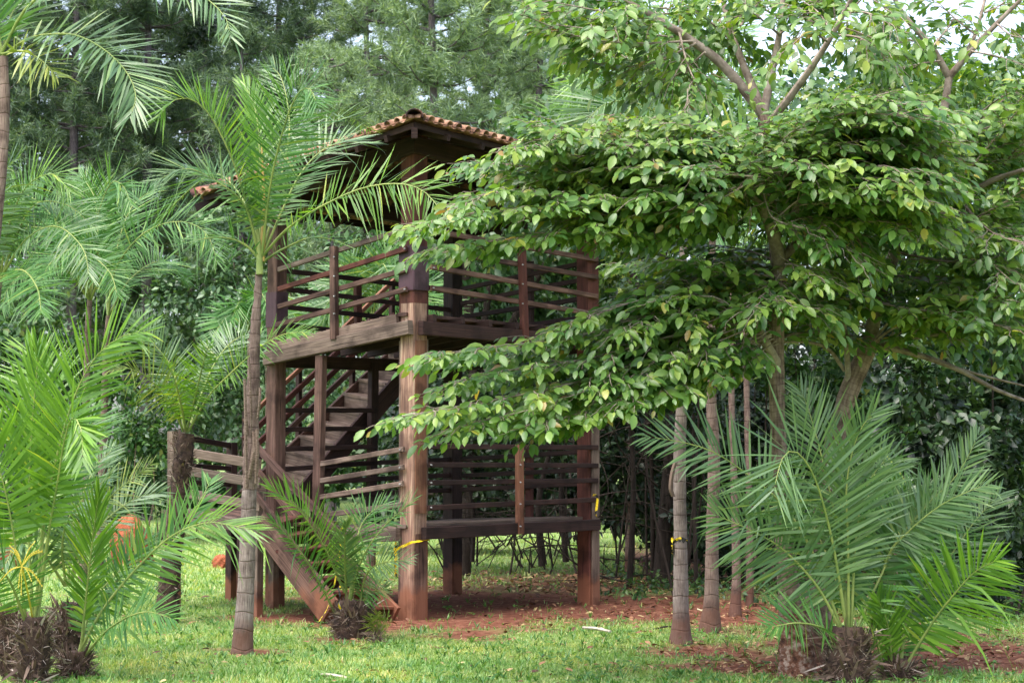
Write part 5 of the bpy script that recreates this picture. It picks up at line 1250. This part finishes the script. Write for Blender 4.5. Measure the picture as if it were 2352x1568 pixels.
# shrubs behind the tower and the yellowish screen to its right
RB = [('pale sunlit vine screen seen through the upper railing', [(1080, 640, 90, 70), (1170, 600, 90, 70), (1270, 600, 90, 80), (1010, 640, 60, 70), (1110, 720, 110, 60), (1230, 690, 100, 70), (1330, 640, 80, 90)], 33, 'wall', .14, 2.5),
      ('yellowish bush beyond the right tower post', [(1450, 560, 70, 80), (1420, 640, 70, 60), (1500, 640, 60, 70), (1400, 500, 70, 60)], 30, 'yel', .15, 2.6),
      ('leafy mass behind the slim palms', [(1560, 740, 110, 90), (1680, 700, 110, 110), (1500, 700, 90, 70), (1620, 620, 100, 80), (1760, 640, 110, 110)], 27, 'mid', .14, 2.6),
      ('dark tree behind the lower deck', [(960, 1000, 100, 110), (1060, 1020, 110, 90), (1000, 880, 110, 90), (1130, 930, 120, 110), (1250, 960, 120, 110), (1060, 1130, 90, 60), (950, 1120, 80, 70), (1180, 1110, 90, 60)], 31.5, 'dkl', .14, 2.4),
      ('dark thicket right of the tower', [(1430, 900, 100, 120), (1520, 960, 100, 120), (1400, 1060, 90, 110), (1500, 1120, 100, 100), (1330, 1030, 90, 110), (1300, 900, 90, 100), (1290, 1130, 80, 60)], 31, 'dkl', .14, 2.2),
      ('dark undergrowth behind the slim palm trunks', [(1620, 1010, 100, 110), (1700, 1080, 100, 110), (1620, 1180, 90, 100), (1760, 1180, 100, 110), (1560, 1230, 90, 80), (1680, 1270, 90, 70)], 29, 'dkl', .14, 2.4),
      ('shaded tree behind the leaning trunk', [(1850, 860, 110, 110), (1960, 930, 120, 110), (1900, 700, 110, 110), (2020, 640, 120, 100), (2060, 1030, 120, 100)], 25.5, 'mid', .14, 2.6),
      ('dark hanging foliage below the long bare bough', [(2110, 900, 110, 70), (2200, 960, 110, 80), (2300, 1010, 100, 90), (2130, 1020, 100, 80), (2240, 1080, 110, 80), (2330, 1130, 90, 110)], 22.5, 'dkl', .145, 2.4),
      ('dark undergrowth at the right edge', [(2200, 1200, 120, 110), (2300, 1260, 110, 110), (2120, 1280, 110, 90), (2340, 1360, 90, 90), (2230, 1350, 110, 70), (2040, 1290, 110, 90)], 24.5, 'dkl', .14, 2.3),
      ('dark leafy tree at the right edge below the top shelf of boughs', [(2230, 620, 130, 120), (2330, 560, 110, 140), (2310, 750, 110, 110), (2180, 800, 120, 90), (2120, 560, 120, 90)], 23.5, 'mid', .145, 2.6),
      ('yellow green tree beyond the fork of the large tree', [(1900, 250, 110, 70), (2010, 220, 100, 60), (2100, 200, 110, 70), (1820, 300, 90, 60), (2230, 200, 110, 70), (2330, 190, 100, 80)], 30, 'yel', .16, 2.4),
      ('tall dark tree beyond the top right boughs', [(2050, 330, 140, 110), (2200, 340, 140, 120), (2330, 330, 120, 140), (1920, 380, 130, 110), (1780, 420, 130, 110), (1640, 440, 130, 110)], 32, 'mid', .17, 2.6),
      ('leafy tree behind the palm crown right of the roof', [(1420, 400, 110, 90), (1540, 430, 110, 90), (1330, 430, 90, 80), (1500, 340, 90, 70), (1640, 330, 90, 80)], 35, 'mid', .17, 2.4),
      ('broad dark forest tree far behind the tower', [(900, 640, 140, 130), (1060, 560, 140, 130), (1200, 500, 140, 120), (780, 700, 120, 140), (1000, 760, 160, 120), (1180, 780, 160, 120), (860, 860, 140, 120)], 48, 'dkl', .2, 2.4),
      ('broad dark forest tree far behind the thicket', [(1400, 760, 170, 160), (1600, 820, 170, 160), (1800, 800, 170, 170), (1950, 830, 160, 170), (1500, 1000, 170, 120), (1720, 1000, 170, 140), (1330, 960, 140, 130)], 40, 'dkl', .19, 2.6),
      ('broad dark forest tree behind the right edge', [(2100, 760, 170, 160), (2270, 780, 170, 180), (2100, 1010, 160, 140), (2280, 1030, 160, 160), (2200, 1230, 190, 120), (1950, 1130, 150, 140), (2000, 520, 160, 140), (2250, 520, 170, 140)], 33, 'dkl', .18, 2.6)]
for lab, bl, d, mt, sz, de in RB: shrub(lab, bl, d, sz, mt, de, name='tree' if 'tree' in lab else 'shrub', cat='tree' if 'tree' in lab else 'shrub', group='trees and bushes of the thicket')

for lab, bl in (('spreading tree added overhead to shade the thicket right of the tower', [(2.2, 28.5, 6.2, 2.6, 3.2, 1.3), (4.8, 27.5, 6.6, 2.6, 3.2, 1.4), (1.0, 31.5, 6.0, 2.6, 3, 1.5)]), ('spreading tree added overhead to shade the undergrowth at the right edge', [(7.4, 26, 6.2, 2.8, 3.6, 1.4), (9.6, 24, 6.0, 2.4, 3.4, 1.4), (7.0, 31, 6.8, 3, 3, 1.5)]), ('spreading tree added overhead to shade the ground behind the tower', [(-.8, 31, 5.6, 2.6, 2.6, 1.3), (.4, 34, 6.2, 2.8, 2.6, 1.5), (3.6, 33, 6.8, 3, 3, 1.5)])):
    t = thing('broadleaf_tree', lab, 'tree', (bl[0][0], bl[0][1], 0), 'trees and bushes of the thicket'); lb_ = MB(); tb_ = MB()  # crowns added overhead, mostly hidden, to darken the thicket and ground below
    tb_.tube(spline([(bl[0][0], bl[0][1], -.1), (bl[0][0] + .2, bl[0][1], 3), bl[0][:3]], 10), np.linspace(.13, .06, 10), 8, .06)
    for (x, y, z, rx, ry, rz) in bl:
        blob(lb_, np.array([x, y, z]), np.array([rx, ry, rz]), int(rx * ry * 330), .17)
        tb_.tube(spline([(bl[0][0] + .2, bl[0][1], 3), ((bl[0][0] + x) / 2, (bl[0][1] + y) / 2, z - .6), (x, y, z)], 8), np.linspace(.07, .03, 8), 6)
    tb_.build('trunk', M['barkdk'], t, smooth=True); lb_.build('crown', M['mid'], t, smooth=True)

# bare vines and dead twigs in the dark under the trees
vb = MB()
for k in range(110):
    x = R.uniform(1290, 1760); y = R.uniform(900, 1330); d = R.uniform(27.5, 30)
    a = P(x, y, d); v_ = np.array([R.gauss(0, .9), R.gauss(0, .4), R.gauss(.2, .6)])
    vb.tube(spline([a, a + v_ * .5 + rng.normal(0, .12, 3), a + v_ + rng.normal(0, .2, 3)], 8), np.linspace(R.uniform(.006, .016), .003, 8), 4, cap=False)
for k in range(48):
    x = R.uniform(1000, 1330); y = R.uniform(1230, 1320); a = P(x, y, R.uniform(27, 29)); a[2] = max(a[2], 0); h = R.uniform(.3, 1.1)
    vb.tube(spline([a, a + [R.gauss(0, .2), 0, h * .6], a + [R.gauss(0, .9), R.gauss(0, .3), h * R.uniform(.3, 1)]], 8), np.linspace(R.uniform(.006, .014), .003, 8), 4, cap=False)
tag(vb.build('bare_undergrowth', M['twigdk'], smooth=True), 'tangle of bare vines and twigs in the dark under the trees', 'undergrowth', kind='stuff')
# saplings in the thicket's shade: trunks one can tell apart
for k, (x, yb_, yt, w_, d, lab) in enumerate(((1245, 1300, 1000, 14, 28.5, 'thin dark sapling behind the lower deck middle'), (1300, 1290, 980, 12, 29, 'thin dark sapling left of the right tower post'), (1445, 1320, 900, 12, 28, 'thin dark sapling just right of the tower'), (1500, 1310, 900, 10, 28.6, 'crooked dark sapling left of the slim palms'), (1600, 1330, 950, 9, 27, 'reddish thin sapling between the slim palms'), (1085, 1290, 1080, 9, 28, 'thin dark sapling beside the back tower post'))):
    g = P(x, yb_, d); g[2] = 0; t = thing('sapling', lab, 'sapling', g, 'saplings in the thicket')
    trunk(t, [(x, yb_, w_ * 1.2), (x + R.uniform(-12, 12), (yb_ + yt) / 2, w_), (x + R.uniform(-30, 30), yt, w_ * .6)], d, 'barkdk', 6, .08)
    lb_ = MB(); blob(lb_, P(x, yt, d), np.array([.55, .4, .5]), 260, .13); lb_.build('foliage', M['dkl'], t, smooth=True)
# low plants along the thicket edge
lp = MB()
for k in range(190):
    x = R.uniform(1390, 2352); y = R.uniform(1300, 1390) + (30 if x > 1750 else 0); g = G(x, y)
    blob(lp, g + [0, 0, .12], np.array([.22, .2, .16]) * R.uniform(.5, 1.2), R.randint(8, 22), .085)
tag(lp.build('low_plants', M['mid'], smooth=True), 'low leafy plants along the foot of the thicket', 'ground plants', kind='stuff')

# ------------------------------------------------------------------ pines
def pine_proto(h, crown0, spread, seed, nwh, tuft=.5, needles=40):
    rr = random.Random(seed); tb_ = MB(); lb_ = MB()
    tb_.tube(spline([(0, 0, -.2), (rr.uniform(-.15, .15), 0, h * .4), (rr.uniform(-.25, .25), rr.uniform(-.2, .2), h)], 14), np.linspace(.20, .04, 14) , 9, .08)
    C, Dv, Tl = [], [], []
    for k in range(nwh):
        f = (k + rr.random()) / nwh; z = crown0 + (h - crown0) * f
        for b_ in range(rr.randint(3, 5)):
            a = rr.uniform(0, 6.283); L = spread * (1 - .72 * f) * rr.uniform(.6, 1.1); up = rr.uniform(-.05, .5)
            d = np.array([math.cos(a), math.sin(a), up]); p0 = np.array([0, 0, z]); q = spline([p0, p0 + d * L * .55 + [0, 0, -.05 * L], p0 + d * L + [0, 0, .12 * L]], 8)
            tb_.tube(q, np.linspace(.035, .008, 8), 5, cap=False)
            for s in np.linspace(.3, 1, max(3, int(L / .32))):
                i = int(s * 7); c = q[i]
                for t_ in range(rr.randint(2, 3)):
                    dd = np.array([math.cos(a) * .6, math.sin(a) * .6, .8]) + np.array([rr.gauss(0, .55), rr.gauss(0, .55), rr.gauss(0, .3)]); dd /= np.linalg.norm(dd)
                    C.append(c + dd * rr.uniform(.05, .35)); Dv.append(dd); Tl.append(tuft * rr.uniform(.7, 1.2))
    C, Dv, Tl = np.array(C), np.array(Dv), np.array(Tl); K = len(C)
    p = np.repeat(C, needles, 0); ax = np.repeat(Dv, needles, 0); l = np.repeat(Tl, needles)
    s = rng.uniform(-.5, .5, len(p)); p = p + ax * (s * l)[:, None]
    d = unit(ax * .75 + unit(rng.normal(0, 1, ax.shape)) * .9)
    sd = unit(np.cross(d, rng.normal(0, 1, d.shape))); ln = rng.uniform(.22, .36, len(p))[:, None] * (Tl.mean() / .5); w_ = .014
    V = np.stack([p - sd * w_, p + sd * w_, p + d * ln + [0, 0, -.03]], 1).reshape(-1, 3)
    lb_.add(V, None, np.arange(len(V)).reshape(-1, 3))
    return tb_, lb_, K
protos = []
for k, (h, c0, sp, nw) in enumerate(((17, 4.5, 3.0, 30), (20, 7, 3.4, 30), (15, 2.5, 2.8, 28))):
    tb_, lb_, K = pine_proto(h, c0, sp, 40 + k, nw)
    protos.append((tb_, lb_))
meshes = {}
def pine(label, x, d, k, rot, sc):
    g = P(x, 1100, d); g[2] = 0
    t = thing('pine_tree', label, 'pine', g, 'tall pines behind the lawn')
    if k not in meshes:
        a = protos[k][0].build('trunk', M['pinebark'], smooth=True); b_ = protos[k][1].build('crown', M['pine']); meshes[k] = (a.data, b_.data)
    else:
        a = bpy.data.objects.new('trunk', meshes[k][0]); b_ = bpy.data.objects.new('crown', meshes[k][1]); COL.objects.link(a); COL.objects.link(b_)
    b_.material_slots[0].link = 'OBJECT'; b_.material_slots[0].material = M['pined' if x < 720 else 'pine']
    a.parent = t; b_.parent = t; t.rotation_euler = (0, 0, rot); t.scale = (sc, sc, sc)
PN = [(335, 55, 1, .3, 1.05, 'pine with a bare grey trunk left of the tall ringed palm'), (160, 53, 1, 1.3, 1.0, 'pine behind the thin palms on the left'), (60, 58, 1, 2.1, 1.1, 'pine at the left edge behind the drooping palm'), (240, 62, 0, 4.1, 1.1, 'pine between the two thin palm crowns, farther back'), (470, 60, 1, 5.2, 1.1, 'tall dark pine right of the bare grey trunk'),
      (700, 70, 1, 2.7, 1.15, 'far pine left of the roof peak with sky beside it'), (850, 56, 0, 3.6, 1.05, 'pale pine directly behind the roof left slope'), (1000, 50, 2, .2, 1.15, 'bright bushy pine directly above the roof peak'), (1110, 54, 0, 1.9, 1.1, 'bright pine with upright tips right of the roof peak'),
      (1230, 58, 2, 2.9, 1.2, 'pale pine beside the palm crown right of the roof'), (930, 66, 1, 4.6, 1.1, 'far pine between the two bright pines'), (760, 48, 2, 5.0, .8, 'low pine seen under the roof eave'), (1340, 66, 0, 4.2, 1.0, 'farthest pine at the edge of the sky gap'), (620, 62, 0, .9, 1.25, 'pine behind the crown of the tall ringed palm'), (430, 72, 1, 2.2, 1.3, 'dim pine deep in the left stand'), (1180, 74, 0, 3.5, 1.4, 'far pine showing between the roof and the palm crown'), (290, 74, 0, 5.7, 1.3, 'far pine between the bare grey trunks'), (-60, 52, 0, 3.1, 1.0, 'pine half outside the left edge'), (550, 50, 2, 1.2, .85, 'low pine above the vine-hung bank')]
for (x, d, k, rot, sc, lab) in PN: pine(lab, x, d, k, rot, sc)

# broad dark trees among the pines, and the far forest that closes the view
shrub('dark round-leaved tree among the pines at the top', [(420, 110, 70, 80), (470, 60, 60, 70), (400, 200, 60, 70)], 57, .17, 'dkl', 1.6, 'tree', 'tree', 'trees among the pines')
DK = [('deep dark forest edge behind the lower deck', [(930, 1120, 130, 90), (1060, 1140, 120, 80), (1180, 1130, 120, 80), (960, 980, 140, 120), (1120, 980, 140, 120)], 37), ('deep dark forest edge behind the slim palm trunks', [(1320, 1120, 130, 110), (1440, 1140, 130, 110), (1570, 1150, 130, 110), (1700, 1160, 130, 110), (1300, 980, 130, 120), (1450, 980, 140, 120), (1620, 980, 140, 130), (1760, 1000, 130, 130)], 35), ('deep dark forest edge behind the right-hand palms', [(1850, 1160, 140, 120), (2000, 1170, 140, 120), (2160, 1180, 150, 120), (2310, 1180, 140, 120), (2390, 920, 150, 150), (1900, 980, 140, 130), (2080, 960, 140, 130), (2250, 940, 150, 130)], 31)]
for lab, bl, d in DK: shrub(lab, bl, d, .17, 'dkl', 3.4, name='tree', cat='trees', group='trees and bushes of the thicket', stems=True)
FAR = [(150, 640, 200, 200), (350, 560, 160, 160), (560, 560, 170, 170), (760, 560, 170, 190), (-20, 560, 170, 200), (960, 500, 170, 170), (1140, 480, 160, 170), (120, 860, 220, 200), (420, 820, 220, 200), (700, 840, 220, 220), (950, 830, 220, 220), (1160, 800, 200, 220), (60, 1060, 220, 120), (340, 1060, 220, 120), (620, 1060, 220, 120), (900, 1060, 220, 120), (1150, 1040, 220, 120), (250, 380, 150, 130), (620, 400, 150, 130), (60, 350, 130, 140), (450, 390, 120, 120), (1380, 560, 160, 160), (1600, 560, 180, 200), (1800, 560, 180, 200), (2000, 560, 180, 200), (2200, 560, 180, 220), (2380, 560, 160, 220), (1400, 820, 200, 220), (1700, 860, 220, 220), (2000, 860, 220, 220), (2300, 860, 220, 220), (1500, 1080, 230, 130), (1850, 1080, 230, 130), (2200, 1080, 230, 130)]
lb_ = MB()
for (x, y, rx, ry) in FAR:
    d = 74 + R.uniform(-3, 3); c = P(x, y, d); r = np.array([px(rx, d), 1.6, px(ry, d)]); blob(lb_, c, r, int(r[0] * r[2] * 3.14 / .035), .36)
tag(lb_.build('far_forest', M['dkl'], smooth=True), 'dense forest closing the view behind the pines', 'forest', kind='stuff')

# ------------------------------------------------------------------ small things on the ground
def mound(label, x, y, wpx, hpx):
    g = G(x, y); d = g[1]; t = None; m_ = MB(); n, k = 60, 34; rw = px(wpx, d) / 2; rh = px(hpx, d); V = []
    for i in range(k + 1):
        f = i / k; rr = rw * math.sqrt(max(0, 1 - f ** 2.2)) if i < k else .02
        for j in range(n):
            a = 2 * math.pi * j / n; s = 1 + .13 * math.sin(3 * a + 5 * f) + .07 * math.sin(7 * a - 9 * f) + .05 * math.sin(13 * a + 17 * f) + R.uniform(-.05, .05); V.append(g + [math.cos(a) * rr * s, math.sin(a) * rr * s, rh * f * (1 + R.uniform(-.03, .03)) - .05])
    q = [(i * n + j, i * n + (j + 1) % n, (i + 1) * n + (j + 1) % n, (i + 1) * n + j) for i in range(k) for j in range(n)]
    m_.add(V, q); tag(m_.build('earth_mound', M['mound'], smooth=True), label, 'earth mound', 'termite mounds on the lawn')
mound('tall red termite mound on the lawn behind the low palm', 298, 1292, 92, 116)
mound('small red earth mound between the landing posts', 508, 1300, 44, 34)
mound('low red earth mound at the left edge of the lawn', 10, 1300, 60, 70)
def stick(label, x0, y0, x1, y1, r, mat='log', name='stick', cat='stick'):
    a, b_ = G(x0, y0), G(x1, y1); a[2] = b_[2] = r * .8 + .02; m_ = MB(); q = spline([a, (a + b_) / 2 + [0, 0, .012], b_], 10); m_.tube(q, r * (1 + rng.normal(0, .15, 10)), 7, .1); tag(m_.build(name, M[mat], smooth=True), label, cat)
stick('short bleached branch lying on the grass right of the tower', 1340, 1448, 1402, 1457, .018, name='fallen_branch', cat='branch')
stick('bleached stick on the lawn at the bottom edge', 735, 1556, 800, 1565, .012)
stick('dark twig lying on the red earth by the slim palms', 1500, 1450, 1560, 1443, .01, 'barkdk', 'fallen_twig', 'twig')
g = G(1602, 1408); m_ = MB(); V = []
for j in range(4):
    for i in range(4): V.append(g + [i * .045, j * .02, .03 + R.uniform(-.015, .035)])
m_.add(V, [(j * 4 + i, j * 4 + i + 1, j * 4 + i + 5, j * 4 + i + 4) for i in range(3) for j in range(3)]); tag(m_.build('litter_scrap', M['paper']), 'crumpled pale yellow scrap on the ground between the slim palms', 'scrap')
p0 = P(742, 1425, 20.2)
tape([P(786, 1200, 20.9), P(780, 1270, 20.8), P(768, 1340, 20.6), P(752, 1395, 20.35), P(738, 1418, 20.3), P(733, 1426, 20.25)], 'yellow tape trailing down beside the squat palm and stair foot', .022)
tape([P(782, 1398, 20.0), P(777, 1385, 19.95), P(781, 1368, 19.95), P(778, 1352, 19.98), P(781, 1345, 20.)], 'short yellow tape loop caught in the squat palm', .022)
